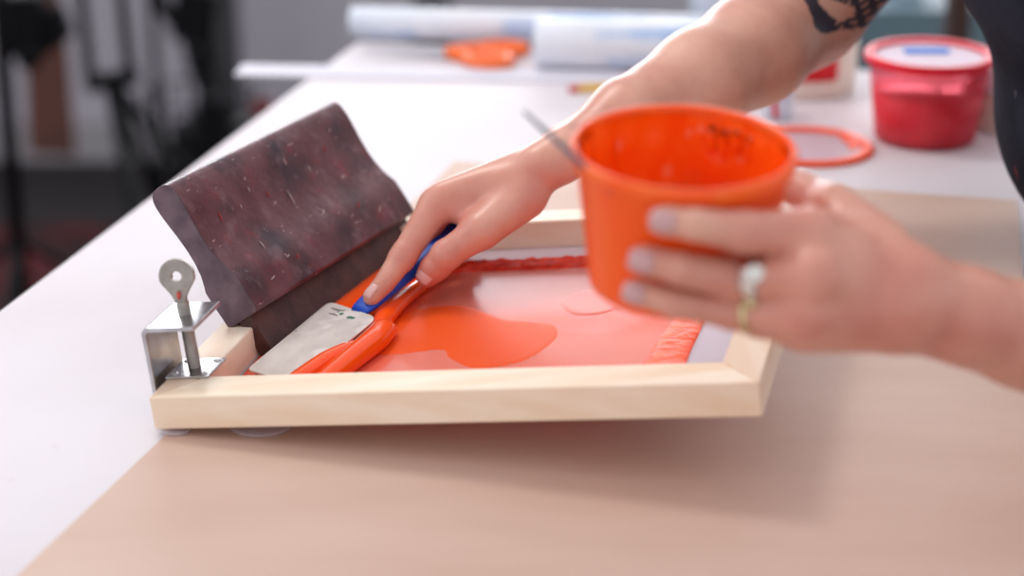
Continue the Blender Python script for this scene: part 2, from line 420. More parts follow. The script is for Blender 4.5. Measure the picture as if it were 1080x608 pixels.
# top outline: left edge through (0,327)->(355,50) in the photo; far edge; right edge just beyond the frame
L0 = P(0, 327); L1 = P(378, 43); dirU = (L1-L0)/np.linalg.norm(L1-L0)
nearL = L0-dirU*.95; farL = L1
farR = farL+Vh*.74; nearR = nearL+Vh*.745
mk('tabletop', prism([nearL, nearR, farR, farL], (0, 0, -.035)), M['table'], tb, bevel=.002)
for q in (nearL+Vh*.06+U*.06, nearR-Vh*.06+U*.06, farR-Vh*.06-U*.06, farL+Vh*.06-U*.06):
    mk('leg', box(q+Z*-.4675, Vh*.025, U*.025, Z*.4325), M['table_leg'], tb, bevel=.002)
for a, b_ in ((nearL+Vh*.06+U*.06, farL+Vh*.06-U*.06), (nearR-Vh*.06+U*.06, farR-Vh*.06-U*.06), (nearL+Vh*.06+U*.06, nearR-Vh*.06+U*.06), (farL+Vh*.06-U*.06, farR-Vh*.06-U*.06)):
    d = (b_-a)/2; w = np.cross(d/np.linalg.norm(d), Z)*.01
    mk('rail', box((a+b_)/2-Z*.08, d*.93, w, Z*.04), M['table_leg'], tb)
# ------------------------------------------------------------------ kraft paper sheet
k0 = P(20, 608); k1 = P(480, 172)
kd = (k1-k0)/np.linalg.norm(k1-k0)
kn = k0-kd*.42
far = k1+(P(1055, 212)-k1)/np.linalg.norm(P(1055, 212)-k1)*.50
mk('kraft_paper', prism([p+Z*.0003 for p in (kn, kn+Vh*.60, far, k1)], (0, 0, .0012)), M['kraft'],
   label='large sheet of brown kraft paper lying on the white table under the wooden screen frame', cat='paper')

# ================================================================== SCREEN FRAME
FL, FD, RH, RW, RF = .394, .36, .023, .027, .034
sf = thing('screen_frame', fr(FL/2, FD/2, 0), 'pale wooden silkscreen frame tilted up from its clamped left side, coated with orange ink', 'screen frame')
def rail(pts, m):
    lo = [fr(v, u, 0) for v, u in pts]; hi = [fr(v, u, RH) for v, u in pts]
    return mk('rail', prism(lo, FN*RH), m, sf, bevel=.0016, seg=3)
rail([(0, 0), (FL, 0), (FL-RW, RF), (RW, RF)], M['wood_v'])
rail([(0, FD), (FL, FD), (FL-RW, FD-RW), (RW, FD-RW)], M['wood_v'])
rail([(0, 0), (0, FD), (RW, FD-RW), (RW, RF)], M['wood_u'])
rail([(FL, 0), (FL, FD), (FL-RW, FD-RW), (FL-RW, RF)], M['wood_u'])
mesh_n = .0015
mk('mesh_fabric', prism([fr(RW-.006, RF-.006, mesh_n), fr(FL-RW+.006, RF-.006, mesh_n), fr(FL-RW+.006, FD-RW+.006, mesh_n), fr(RW-.006, FD-RW+.006, mesh_n)], FN*.0003), M['mesh'], sf,
   label='lilac white woven screen mesh')
def slab(poly, n0, th, amp=0., seed=0, step=.0025, edge=.006, rid=None):
    """mound over a (v,u) polygon: grid with height falling to zero at the outline"""
    pl = np.array(poly); lo = pl.min(0); hi = pl.max(0)
    nx = int((hi[0]-lo[0])/step)+2; ny = int((hi[1]-lo[1])/step)+2
    gx = lo[0]+np.arange(nx)*step; gy = lo[1]+np.arange(ny)*step
    X, Y = np.meshgrid(gx, gy, indexing='ij')
    ins = np.zeros(X.shape, bool); dist = np.full(X.shape, 9.)
    m_ = len(pl)
    for i in range(m_):
        a, b_ = pl[i], pl[(i+1) % m_]
        c = ((a[1] > Y) != (b_[1] > Y)) & (X < (b_[0]-a[0])*(Y-a[1])/(b_[1]-a[1]+1e-12)+a[0]); ins ^= c
        ab = b_-a; t = np.clip(((X-a[0])*ab[0]+(Y-a[1])*ab[1])/(ab@ab+1e-12), 0, 1)
        dist = np.minimum(dist, np.hypot(X-a[0]-ab[0]*t, Y-a[1]-ab[1]*t))
    sd = np.where(ins, dist, -dist)
    r = np.random.default_rng(seed)
    nz = r.random((nx, ny)); 
    for _ in range(2): nz = (nz+np.roll(nz, 1, 0)+np.roll(nz, -1, 0)+np.roll(nz, 1, 1)+np.roll(nz, -1, 1))/5
    nz = (nz-.5)*amp
    hgt = th*np.sqrt(np.clip(sd/edge, 0, 1)*(2-np.clip(sd/edge, 0, 1)))*(1+nz)
    if rid: hgt *= 1+.35*np.sin(Y*rid)
    # pull cells just outside onto the outline so the edge is smooth
    vs, fs, idx = [], [], {}
    keep = sd > -step*.9
    gxn, gyn = np.gradient(sd, step)
    for i in range(nx):
        for j in range(ny):
            if keep[i, j]:
                x, y = X[i, j], Y[i, j]
                if sd[i, j] < 0:
                    g = np.array([gxn[i, j], gyn[i, j]]); L = np.linalg.norm(g)+1e-9
                    x -= g[0]/L*sd[i, j]; y -= g[1]/L*sd[i, j]
                idx[i, j] = len(vs); vs.append(fr(x, y, n0+max(hgt[i, j], 0)))
    top = len(vs)
    for (i, j) in list(idx):
        if all(k in idx for k in ((i+1, j), (i+1, j+1), (i, j+1))):
            fs.append((idx[i, j], idx[i+1, j], idx[i+1, j+1], idx[i, j+1]))
    return vs, fs
n_i = mesh_n+.0004
def smoothpoly(p, n=6):
    q = [np.array(a) for a in p]; q = q[-2:]+q+q[:3]; out = []
    for i in range(2, len(q)-3+0):
        for k in range(n):
            t = k/n; a, b_, c, d = q[i-1], q[i], q[i+1], q[i+2]
            out.append(.5*((2*b_)+(-a+c)*t+(2*a-5*b_+4*c-d)*t*t+(-a+3*b_-3*c+d)*t**3))
    return [tuple(x) for x in out]
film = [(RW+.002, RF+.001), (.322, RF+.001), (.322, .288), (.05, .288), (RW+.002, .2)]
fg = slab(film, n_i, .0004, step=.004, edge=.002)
fo = mk('ink_film', fg, M['ink_film'], smooth=True, label='thin glossy film of orange ink with painted pink glare covering the screen mesh', cat='ink')
fa = np.array(fg[0])-FO; fv, fu = fa@FV, fa@U          # glare gaps painted orange: band right of the middle and along the left
glare_gap = np.clip(1.*np.exp(-((fu-.170-.10*(fv-.24))/.030)**2)/(1+np.exp(-(fv-.19)/.010)) + .9/(1+np.exp((fv-.118)/.010))*np.exp(-((fu-.165)/.045)**2) + .55/(1+np.exp((fv-.125)/.008)), 0, 1)
at = fo.data.attributes.new('thick', 'FLOAT', 'POINT'); at.data.foreach_set('value', glare_gap.astype(np.float32))
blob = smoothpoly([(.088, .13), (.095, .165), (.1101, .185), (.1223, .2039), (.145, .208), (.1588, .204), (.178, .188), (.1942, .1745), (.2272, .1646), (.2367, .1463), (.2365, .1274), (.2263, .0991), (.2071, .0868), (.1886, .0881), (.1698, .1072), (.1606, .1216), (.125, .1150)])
mk('painted_reflection', slab(blob, n_i+.0004, .0005, step=.003, edge=.003), M['painted_reflection'], smooth=True,
   label='rounded bright orange patch painted as the hand reflection in the middle of the screen', cat='ink')
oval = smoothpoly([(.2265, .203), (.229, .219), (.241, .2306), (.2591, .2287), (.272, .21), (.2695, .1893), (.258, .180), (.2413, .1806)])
mk('painted_reflection', slab(oval, n_i+.0004, .0005, step=.002, edge=.003), M['reflection_pale'], smooth=True,
   label='small pale pink oval painted as a reflection left of the bucket base, behind the orange patch', cat='ink')
strip = smoothpoly([(.300, RF+.001), (.303, .06), (.307, .09), (.309, .13), (.314, .17), (.312, .22), (.314, .286), (.338, .286), (.337, .22), (.336, .16), (.3345, .10), (.336, .06), (.335, RF+.001)])
mk('ink_strip', slab(strip, n_i, .0026, amp=.7, seed=3, step=.0022, edge=.007), M['ink_rough'], smooth=True,
   label='bubbly strip of thick orange ink along the right side of the screen', cat='ink')
bead = [(.10, .276), (.15, .280), (.2, .280), (.26, .281), (.335, .281), (.335, .300), (.28, .303), (.2, .3025), (.15, .302), (.1, .301)]
mk('ink_bead', slab(bead, n_i, .0034, amp=1.8, seed=8, step=.002, edge=.007, rid=900), M['ink_red'], smooth=True,
   label='dark red-orange ridge of smeared ink along the far edge of the screen', cat='ink')
# pool under squeegee and ridges beside the spatula
sq_deg = math.radians(25); SA = np.array([math.sin(sq_deg), math.cos(sq_deg), 0]); SP = np.array([-math.cos(sq_deg), math.sin(sq_deg), 0])
LEAN = math.radians(36.5); SH = SP*math.sin(LEAN)+Z*math.cos(LEAN); SN = np.cross(SA, SH)
SB = fr(.0355, .119, .0035)
def inv(w):
    q = np.asarray(w)-FO; return (float(q@FV), float(q@U))
pa = inv(SB-SP*.002); pb = inv(SB+SA*.226)
pool = [(pa[0]+.001, pa[1]-.004), (pb[0]-.012, pb[1]-.004), (pb[0]+.02, pb[1]-.006), (pb[0]+.024, pb[1]-.05), (.098, .215), (.085, .17), (.062, .135), (.047, .108), (.035, .1)]
mk('ink_pool', slab(smoothpoly(pool), n_i, .0065, amp=.12, seed=5, step=.0025, edge=.012), M['ink'], smooth=True,
   label='thick pool of orange ink between the dark squeegee and the spatula', cat='ink')
def ridge(pts, rad, flat, label):
    sp = spline([fr(*p) for p in pts], 8); k = len(sp)
    rr = np.interp(np.linspace(0, 1, k), np.linspace(0, 1, len(rad)), rad)
    mk('ink_ridge', tube(sp, list(rr), 20, flat=flat, up=FN), M['ink'], smooth=True, label=label, cat='ink')
ridge([(.070, .036, .006), (.0795, .066, .007), (.088, .095, .0075), (.0965, .118, .007), (.103, .134, .006)], [.006, .008, .0078, .006, .002], .8,
      'narrow rolled ridge of glossy orange ink along the lower edge of the spatula blade')
ridge([(.094, .036, .007), (.1015, .07, .008), (.108, .10, .009), (.1125, .125, .009), (.113, .147, .0085), (.111, .157, .007)], [.007, .009, .0098, .0105, .0098, .003], .8,
      'fat rounded ridge of orange ink, right of the narrow one by the spatula')
ridge([(.106, .152, .007), (.106, .175, .008), (.107, .20, .008), (.110, .225, .0075), (.114, .25, .006), (.118, .275, .005)], [.006, .0078, .0075, .007, .006, .004], .8,
      'glossy ridge of orange ink running beside the blue handle under the thumb')

# ================================================================== SQUEEGEE
sq = thing('squeegee', SB+SA*.11, 'dark maroon stained wooden squeegee leaning left on the frame with paint scratches', 'squeegee')
half = [(.0135, .030), (.0150, .032), (.0154, .050), (.0152, .061), (.0130, .066), (.0106, .073), (.0090, .082), (.0085, .093), (.0092, .106), (.0103, .116), (.0110, .125), (.0110, .131), (.0102, .1360), (.0086, .1393), (.0064, .1412), (.0035, .1422), (.001, .1424)]
prof = [(x, h) for x, h in half]+[(-x, h) for x, h in reversed(half)]
SL = .232
def SQ(l, x, h): return SB+SA*l+SN*x+SH*(h*.965)
vs, fs = [], []
ns = 24; npf = len(prof)
for i in range(ns+1):
    l = SL*i/ns
    for x, h in prof: vs.append(SQ(l, x, h))
for i in range(ns):
    for k in range(npf):
        fs.append((i*npf+k, i*npf+(k+1) % npf, (i+1)*npf+(k+1) % npf, (i+1)*npf+k))
o = mk('handle', (vs, fs), M['sq_wood'], sq, smooth=True)
for p in o.data.polygons: p.use_smooth = True
md = o.modifiers.new('edges', 'EDGE_SPLIT'); md.split_angle = math.radians(24)
# end caps
mk('end_grain', prism([SQ(-.0012, x, h) for x, h in prof], SA*.0014), M['sq_end'], sq, label='greyish worn end grain of the squeegee', bevel=.0008)
mk('end_grain', prism([SQ(SL-.0002, x, h) for x, h in prof], SA*.0014), M['sq_end'], sq)
mk('blade', prism([SQ(.0005, .0058, 0), SQ(.0005, .0058, .036), SQ(.0005, -.0058, .036), SQ(.0005, -.0058, 0)], SA*(SL-.001)), M['sq_blade'], sq, bevel=.0006,
   label='brown rubber blade of the squeegee')
def sq_x(h): return float(np.interp(h, [q[1] for q in half], [q[0] for q in half]))
marks_p, marks_r = [], []
for (l, h, dl, dh, red) in ((.128, .113, .001, .006, 0), (.112, .083, .0015, .013, 0), (.128, .066, .007, .003, 0), (.133, .067, -.003, .006, 0), (.073, .108, .0005, .004, 0),
                            (.047, .066, .002, .007, 0), (.152, .1, .0005, .005, 0), (.06, .052, .004, .001, 0), (.09, .097, .0005, .006, 1), (.028, .098, .001, .008, 1), (.17, .056, .004, .005, 1),
                            (.19, .045, .006, .004, 0), (.055, .10, .0005, .003, 0), (.2, .12, .0005, .003, 0), (.07, .047, .003, .003, 1), (.03, .044, .006, .001, 0), (.155, .047, .003, .001, 0), (.182, .108, .001, .005, 1)):
    a = SQ(l, sq_x(h)+.0002, h); b_ = SQ(l+dl, sq_x(h+dh)+.0002, h+dh)
    g = tube([a, (a+b_)/2+SN*.0002, b_], [.0002, .00055, .0002], 6)
    mk('paint_mark' if red else 'scratch_mark', g, M['scratch_red'] if red else M['scratch'], sq, label='red dried paint fleck' if red else 'pale scratch')

# ================================================================== HINGE CLAMP
hc = thing('hinge_clamp', fr(.014, .046, RH), 'zinc steel hinge clamp with a round thumbscrew gripping the frame corner', 'clamp')
u0, u1, vl, vr, nt_ = .020, .068, -.0065, .0305, .0625
def fbox(v0, v1, a0, a1, n0, n1): return box(fr((v0+v1)/2, (a0+a1)/2, (n0+n1)/2), FV*(v1-v0)/2, U*(a1-a0)/2, FN*(n1-n0)/2)
# one bent steel strap: down-leg and top
sec = [(vl, -.006), (vl, nt_-.004), (vl+.0012, nt_-.0012), (vl+.004, nt_), (vr, nt_), (vr, nt_-.003), (vl+.0045, nt_-.003), (vl+.003, nt_-.0045), (vl+.003, -.006)]
mk('bracket', prism([fr(a, u0, n_) for a, n_ in sec], U*(u1-u0)), M['steel'], hc, bevel=.0006)
mk('foot_plate', fbox(.000, .0305, .029, .062, RH, RH+.002), M['steel'], hc, bevel=.0006)
for v_, a_ in ((.005, .034), (.026, .034), (.026, .057), (.005, .057)):
    mk('rivet', lathe([(.0024, 0), (.0024, .0006), (.0014, .0010), (.0010, .0006), (0, .0005)], fr(v_, a_, RH+.0019), FN, 20), M['hole'], hc, smooth=True)
SU, SV = .0455, .0145
thr = []
for i in range(64):
    thr.append((.0044 if i % 2 else .0041, RH+.002+i*.0007))
mk('screw', lathe(thr+[(.0036, .072), (.0034, .076)], fr(SV, SU, 0), FN, 24), M['steel_dull'], hc)
# thumb head: flat rounded disc with a hole, narrowing to the neck
hcn = fr(SV-.0005, SU, .0890)
fwd = np.array([-.10, -.95, .12]); hd, ha, hb = frame_of(fwd)
up_ = FN-hd*(FN@hd); up_ /= np.linalg.norm(up_); sd_ = np.cross(up_, hd)
ring_o, ring_i = [], []
N_ = 48
for k in range(N_):
    ph = 2*math.pi*k/N_; x, y = math.sin(ph)*.0118, math.cos(ph)*.0118
    if y < -.004:
        f_ = (-.004-y)/.0078; y -= f_*.006; x = x*(1-f_)+.0036*np.sign(x)*f_ if abs(x) > .001 else x
    ring_o.append((x, y)); ring_i.append((math.sin(ph)*.0034, math.cos(ph)*.0034))
vs = []
for s_ in (-.0022, .0022):
    for R_ in (ring_o, ring_i):
        for x, y in R_: vs.append(hcn+sd_*x+up_*y+hd*s_)
fs = []
for k in range(N_):
    j = (k+1) % N_
    fs += [(k, j, N_+j, N_+k), (2*N_+k, 3*N_+k, 3*N_+j, 2*N_+j), (k, 2*N_+k, 2*N_+j, j), (N_+k, N_+j, 3*N_+j, 3*N_+k)]
th_ = mk('thumb_head', (vs, fs), M['steel_dull'], hc, bevel=.0008)
mk('ink_mark', tube([fr(SV, SU-.0046, .0745), fr(SV, SU-.0036, .079)], [.0022, .0034], 12, flat=.4), mat('red_ink_mark', (214, 92, 78), .4), hc, smooth=True, label='smudge of red-orange ink on the screw neck')

# clear shims under the frame
mk('clear_shim', lathe([(.0, 0), (.021, 0), (.0215, .0012), (.020, .0022), (0, .0022)], P(268, 457, .0016)+U*.014, Z, 40), M['clear'], smooth=True,
   label='flat clear plastic disc on the kraft paper under the front rail of the frame', cat='shim')
mk('clear_shim', lathe([(.0, 0), (.0095, 0), (.0098, .0012), (.0085, .0022), (0, .0022)], P(182, 459, .0016)+U*.007, Z, 32), M['clear'], smooth=True,
   label='small clear plastic pad under the front left corner of the frame', cat='shim')

# ================================================================== SPATULA
sp = thing('spatula', fr(.06, .08, .006), 'spatula with a grey-white plastic blade and blue handle held in the ink', 'spatula')
J = fr(.090, .178, .0125); Eh = D(505, 224, 1.552)
TL = fr(.036, .079, .0075)
TR = TL+(fr(.083, .050, .0075)-TL)*.98
BL = fr(.056, .2005, .0105); BR = fr(.106, .158, .0125)
def bladeg():
    a, b_, c, d = TL, TR, BR, BL
    def rc(p, q, r, w=.006):     # rounded corner at q
        p, q, r = map(np.asarray, (p, q, r)); s = q+(p-q)/np.linalg.norm(p-q)*w; e = q+(r-q)/np.linalg.norm(r-q)*w
        return [s*(1-t)**2+2*q*t*(1-t)+e*t*t for t in (0, .25, .5, .75, 1)]
    out = rc(d, a, b_)+rc(a, b_, c)+rc(b_, c, d, .010)+rc(c, d, a, .010)
    return prism(out, FN*.0016)
mk('blade', bladeg(), M['spat'], sp, bevel=.0005, label='worn grey-white plastic blade')
hd2, _, _ = frame_of(Eh-J)
hs = np.cross(hd2, Z); hs /= np.linalg.norm(hs); hn = np.cross(hs, hd2)
vs, fs = [], []
stn = [(-.006, .0075, .0010), (-.002, .0085, .0022), (.006, .0088, .0036), (.03, .0090, .0046), (.06, .0095, .0052), (.09, .0105, .006), (float(np.linalg.norm(Eh-J)), .010, .0055)]
for s_, w_, t_ in stn:
    for k in range(16):
        ph = 2*math.pi*k/16; c_, s2 = math.cos(ph), math.sin(ph)
        vs.append(J+FN*.0022+hd2*s_+hs*w_*np.sign(c_)*abs(c_)**.6+hn*t_*np.sign(s2)*abs(s2)**.6)
for i in range(len(stn)-1):
    for k in range(16): fs.append((i*16+k, i*16+(k+1) % 16, (i+1)*16+(k+1) % 16, (i+1)*16+k))
fs += [tuple(range(16)), tuple(range((len(stn)-1)*16, len(stn)*16))]
mk('handle', (vs, fs), M['blue'], sp, smooth=True, label='blue plastic spatula handle')
def bq(s_, t_):  # s across (0 left .. 1 right), t from tip to base
    return (TL*(1-s_)+TR*s_)*(1-t_)+(BL*(1-s_)+BR*s_)*t_+FN*.0017
specks = [lathe([(r_, 0), (r_*.8, .0003), (0, .0004)], bq(a, c), FN, 12) for a, c, r_ in ((.42, .90, .0018), (.60, .89, .0022), (.66, .895, .0018), (.34, .91, .0008))]
for g in specks: mk('ink_speck', g, M['green'], sp, label='dark green dried ink speck on the blade')
sm = [tube([bq(.16, .93), bq(.3, .93), bq(.42, .95)], [.0006, .0016, .0006], 8, flat=.15, up=FN), tube([bq(.22, .86), bq(.3, .87), bq(.4, .865)], [.0004, .0012, .0004], 8, flat=.15, up=FN), tube([bq(.04, .55), bq(.05, .56)], [.0009, .0007], 8, flat=.2, up=FN)]
for g in sm: mk('smudge', g, M['smudge'], sp, label='grey smudge on the blade')

# ================================================================== ORANGE TUB
def tub_profile(H=.081, rb=.0475, rt=.0565, lip=.0595, t=.0012):
    outer = [(0, 0), (rb-.004, 0), (rb-.001, .001), (rb, .004), (rt, H-.009), (rt+.0006, H-.008), (lip-.0008, H-.0075), (lip, H-.0065), (lip, H-.001), (lip-.0008, H)]
    inner = [(lip-.0028, H), (rt-t, H-.004), (rb-t, .004), (rb-.005, t), (0, t)]
    return outer, inner
ta = math.radians(6.); TAX = np.array([.02, -math.sin(ta), math.cos(ta)]); TAX /= np.linalg.norm(TAX)
TC = D(721.5, 153, 1.095)          # rim centre
TBb = TC-TAX*.081                  # base centre
tub = thing('ink_tub', TBb, 'open plastic tub smeared with orange ink, held up by the ringed hand', 'tub')
o_, i_ = tub_profile()
mk('tub_wall', lathe(o_[:6]+[(.0553, .073), (.0463, .0045), (.0425, .0014), (0, .0013)], TBb, TAX, 96), M['bucket'], tub, smooth=True)
mk('rim', lathe([(.0568, .0722), (.0592, .0726), (.0598, .0745), (.0598, .0795), (.0590, .0808), (.0575, .0811), (.0566, .0800), (.0560, .0765)], TBb, TAX, 96, closed=True), M['rim'], tub, smooth=True, label='glossy rim smeared with orange ink')
# ink coating inside with runs and lumps, and the ink level
def coat():
    n, mrow = 120, 26; d, a, c = frame_of(TAX); vs, fs = [], []
    r = np.random.default_rng(2); ph0 = r.random(12)*6.28; 
    for i in range(mrow):
        h = .030+(.0765-.030)*i/(mrow-1)
        for k in range(n):
            ph = 2*math.pi*k/n
            base = .0463+(.0553-.0463)*(h-.0045)/.0685-.0003
            bumpv = .0007*(math.sin(5*ph+ph0[0]+h*90)+math.sin(9*ph+ph0[1]+h*60)+.8*math.sin(17*ph+ph0[2]-h*120)+.6*math.sin(3*ph+h*260))
            base -= .0012+bumpv*.9
            vs.append(TBb+TAX*h+(a*math.cos(ph)+c*math.sin(ph))*base)
    for i in range(mrow-1):
        for k in range(n): fs.append((i*n+k, i*n+(k+1) % n, (i+1)*n+(k+1) % n, (i+1)*n+k))
    return vs, fs
mk('ink_coating', coat(), M['bucket_in'], tub, smooth=True, label='wet orange ink clinging to the inside wall')
mk('ink', lathe([(.0462, .004), (.0485, .036), (.046, .0372), (.035, .0360), (.018, .0367), (0, .0362)], TBb, TAX, 64), M['bucket_in'], tub, smooth=True, label='orange ink filling the lower part of the tub')
dr = []
dd, da, dc = frame_of(TAX)
def rimpt(px_ang, r_, h): return TBb+TAX*h+(np.array([math.cos(px_ang), math.sin(px_ang), 0])*r_)
for ang, h0, h1, w in ((1.30, .077, .052, .0022), (1.18, .078, .06, .0030), (1.05, .076, .058, .0026), (.9, .077, .064, .003), (1.42, .074, .05, .0016), (.75, .075, .06, .002), (2.2, .07, .045, .0014)):
    pts = [rimpt(ang+.03*math.sin(i), .0540-(.077-h)*.12, h) for i, h in enumerate(np.linspace(h0, h1, 5))]
    dr.append(tube(pts, [w, w*1.15, w*.9, w*1.1, w*.4], 10))
for g in dr: mk('ink_run', g, M['bucket_in'], tub, smooth=True, label='lumpy run of orange ink below the back rim')
# thin rod resting in the tub, sticking out over the left rim
ra = D(553, 118, 1.09); rb_ = D(606, 166, 1.075)
rdir = rb_-ra
mk('stirring_rod', tube([ra, ra+rdir*.5, ra+rdir*1.0, ra+rdir*1.75], [.0010, .0015, .0016, .0016], 12), M['stick'], smooth=True,
   label='thin grey metal rod sticking out over the left rim of the orange tub', cat='rod')

# ================================================================== PERSON
def tub_surf(px, py, clear):
    """point on the tub wall facing the camera at this sight line, pushed outward by clear"""
    d = ray(px, py); best = None
    for t in np.linspace(.98, 1.2, 441):
        p = CAM+d*t; q = p-TBb; h = q@TAX; rr = np.linalg.norm(q-TAX*h); R_ = .0475+.009*h/.072+clear
        if rr < R_: best = p; break
    return best if best is not None else CAM+d*1.08
# ---- right arm and hand (holds the spatula)
RHnd = dict(
    idx=([D(460, 217, 1.502), D(425, 271, 1.489), D(406, 298, 1.482), D(392, 314, 1.477)], [.0122, .0094, .0077, .0062]),
    mid=([D(471, 209, 1.524), D(446, 250, 1.528), D(452, 276, 1.545), D(468, 281, 1.552)], [.0120, .0096, .0082, .0070]),
    rin=([D(484, 206, 1.545), D(462, 243, 1.558), D(466, 266, 1.572), D(480, 268, 1.572)], [.0116, .0090, .0078, .0068]),
    pin=([D(500, 208, 1.562), D(480, 240, 1.580), D(484, 256, 1.588), D(496, 258, 1.585)], [.0108, .0080, .0070, .0062]))
thumbR = ([D(553, 209, 1.497), D(508, 243, 1.484), D(471, 269, 1.485), D(451, 291, 1.492)], [.0155, .0122, .0110, .0085])
RW1 = D(596, 163, 1.507); RW2 = D(596, 160, 1.530)
EL_R = D(850, 10, 1.675); SH_R = np.array([.445, 1.715, .395])
foreR = [(RW1, .0170), (D(660, 123, 1.535), .0265), (D(738, 86, 1.58), .0385), (D(795, 52, 1.62), .0425), (EL_R, .0430)]
def lerp(a, b_, t): return np.asarray(a)*(1-t)+np.asarray(b_)*t
upR = [(EL_R, .0430), (lerp(EL_R, SH_R, .3), .0450), (lerp(EL_R, SH_R, .65), .0480), (SH_R, .055)]
def crop(part, fn):
    v_, f_ = part; k = fn(v_[f_].mean(1)); return v_, f_[k]
def compact(part):
    v_, f_ = part; us = np.unique(f_); mp = np.full(len(v_), -1, np.int64); mp[us] = np.arange(len(us)); return v_[us], mp[f_]
def creases(Fd, A, pts, which, amp):
    """shallow skin folds across the back of the joints"""
    for i in which:
        c = np.asarray(pts[i]); d = np.asarray(pts[min(i+1, 3)])-np.asarray(pts[i-1]); d = d/np.linalg.norm(d); R_ = .014
        sl = tuple(slice(max(0, int((c[k]-R_-Fd.lo[k])/Fd.h)), max(0, min(Fd.n[k], int((c[k]+R_-Fd.lo[k])/Fd.h)+2))) for k in range(3))
        if any(q.start >= q.stop for q in sl): continue
        X = Fd.ax[0][sl[0]][:, None, None]-c[0]; Y = Fd.ax[1][sl[1]][None, :, None]-c[1]; W = Fd.ax[2][sl[2]][None, None, :]-c[2]
        t = X*d[0]+Y*d[1]+W*d[2]; w = np.exp(-(X*X+Y*Y+W*W)/(.0105**2))
        g = sum(a*np.exp(-((t-o)/.0009)**2) for o, a in ((-.0028, .6), (0., 1.), (.0026, .7)))
        A[sl] += (amp*.0011*g*w).astype(np.float32)
def sculptR(FR_):
  Pm = FR_.new()
  for i, (nm, wt) in enumerate((('idx', 0), ('mid', .35), ('rin', .7), ('pin', 1.))):
      mcp = RHnd[nm][0][0]; w = lerp(D(572, 176, 1.500), D(574, 176, 1.535), wt)
      FR_.cone(Pm, w, mcp, .0150-.002*wt, .0112, .012)
  FR_.cone(Pm, D(572, 176, 1.500), RW1, .0165, .0172, .010); FR_.cone(Pm, D(574, 175, 1.535), RW2, .0150, .0165, .010)
  FR_.cone(Pm, D(553, 202, 1.500), thumbR[0][1], .0150, .0118, .012)          # thenar
  FR_.cone(Pm, D(548, 208, 1.520), D(500, 234, 1.535), .0150, .0120, .012)      # palm fill
  FR_.cone(Pm, D(482, 222, 1.502), D(507, 240, 1.490), .0085, .0080, .009)      # web
  FR_.cone(Pm, D(468, 205, 1.500), D(560, 168, 1.508), .0100, .0090, .006)      # ridge of the second metacarpal
  for i in range(len(foreR)-1):
      FR_.cone(Pm, foreR[i][0], foreR[i+1][0], foreR[i][1], foreR[i+1][1], .012)
  FR_.cone(Pm, RW2, D(675, 118, 1.57), .0165, .026, .014)
  pass
  for i in range(len(upR)-1): FR_.cone(Pm, upR[i][0], upR[i+1][0], upR[i][1], upR[i+1][1], .02)
  Tot = Pm.copy()
  for nm in ('idx', 'mid', 'rin', 'pin'):
      A = FR_.new(); pts, rad = RHnd[nm]; FR_.chain(A, pts, rad, .0015)
      FR_.cone(A, pts[1]-(pts[1]-pts[0])*.04, pts[1]+(pts[2]-pts[1])*.06, rad[1]*1.045, rad[1]*1.04, .003)   # knuckle
      creases(FR_, A, pts, (1, 2), 1.)
      Tot = np.minimum(Tot, smin(Pm, A, .0065))
  A = FR_.new(); FR_.chain(A, *thumbR, .002)
  creases(FR_, A, thumbR[0], (2,), 1.)
  FR_.cone(A, thumbR[0][2], thumbR[0][2]+(thumbR[0][3]-thumbR[0][2])*.08, .0109, .0106, .003)
  FR_.ell(A, lerp(thumbR[0][2], thumbR[0][3], .62), (.0105, .0088, .0098), .004)
  Tot = np.minimum(Tot, smin(Pm, A, .008))
  return FR_.surface(Tot)
def below(part, o, d, t, keep_low):
    k = lambda c: ((c-o)@d < t) if keep_low else ((c-o)@d >= t)
    return compact(crop(part, k))
wdR = foreR[1][0]-foreR[0][0]; wdR = wdR/np.linalg.norm(wdR)
pRa = sculptR(Field((-.125, 1.325, -.005), (.43, 1.79, .36), .0016))
pRh = sculptR(Field((-.125, 1.335, .0), (.075, 1.55, .165), .00105))
pRh = below(pRh, foreR[0][0], wdR, .012, True); pRa = below(pRa, foreR[0][0], wdR, .0095, False)
# ---- left arm and hand (holds the tub)
def ts(px, py, c): return tub_surf(px, py, c)
LHnd = dict(
    idx=([D(853, 246, 1.062), ts(784, 245, .0105), ts(733, 237, .0090), ts(700, 233, .0074)], [.0128, .0104, .0086, .0070]),
    mid=([D(858, 290, 1.050), ts(780, 296, .0108), ts(718, 284, .0092), ts(679, 274, .0076)], [.0130, .0106, .0089, .0072]),
    rin=([D(852, 330, 1.058), ts(776, 329, .0102), ts(712, 320, .0085), ts(671, 308, .0070)], [.0122, .0096, .0080, .0066]),
    pin=([D(848, 345, 1.085), D(800, 339, 1.092), D(768, 331, 1.10), D(748, 325, 1.105)], [.0108, .0084, .0073, .0062]))
thumbL = ([D(918, 258, 1.112), D(878, 222, 1.132), D(845, 200, 1.158), D(812, 192, 1.172)], [.0170, .0120, .0105, .0085])
WL1 = D(952, 308, 1.090); WL2 = D(952, 326, 1.108)
EL_L = D(1350, 436, 1.255); SH_L = np.array([.505, 1.385, .355])
foreL = [(WL1, .0235), (D(1020, 332, 1.108), .0235), (D(1085, 354, 1.125), .0265), (D(1180, 384, 1.165), .0350), (D(1270, 410, 1.21), .0410), (EL_L, .0410)]
upL = [(EL_L, .0410), (lerp(EL_L, SH_L, .3), .0440), (lerp(EL_L, SH_L, .65), .0475), (SH_L, .055)]
FL_ = Field((.035, .93, -.02), (.40, 1.20, .34), .0015)
Pl = FL_.new()
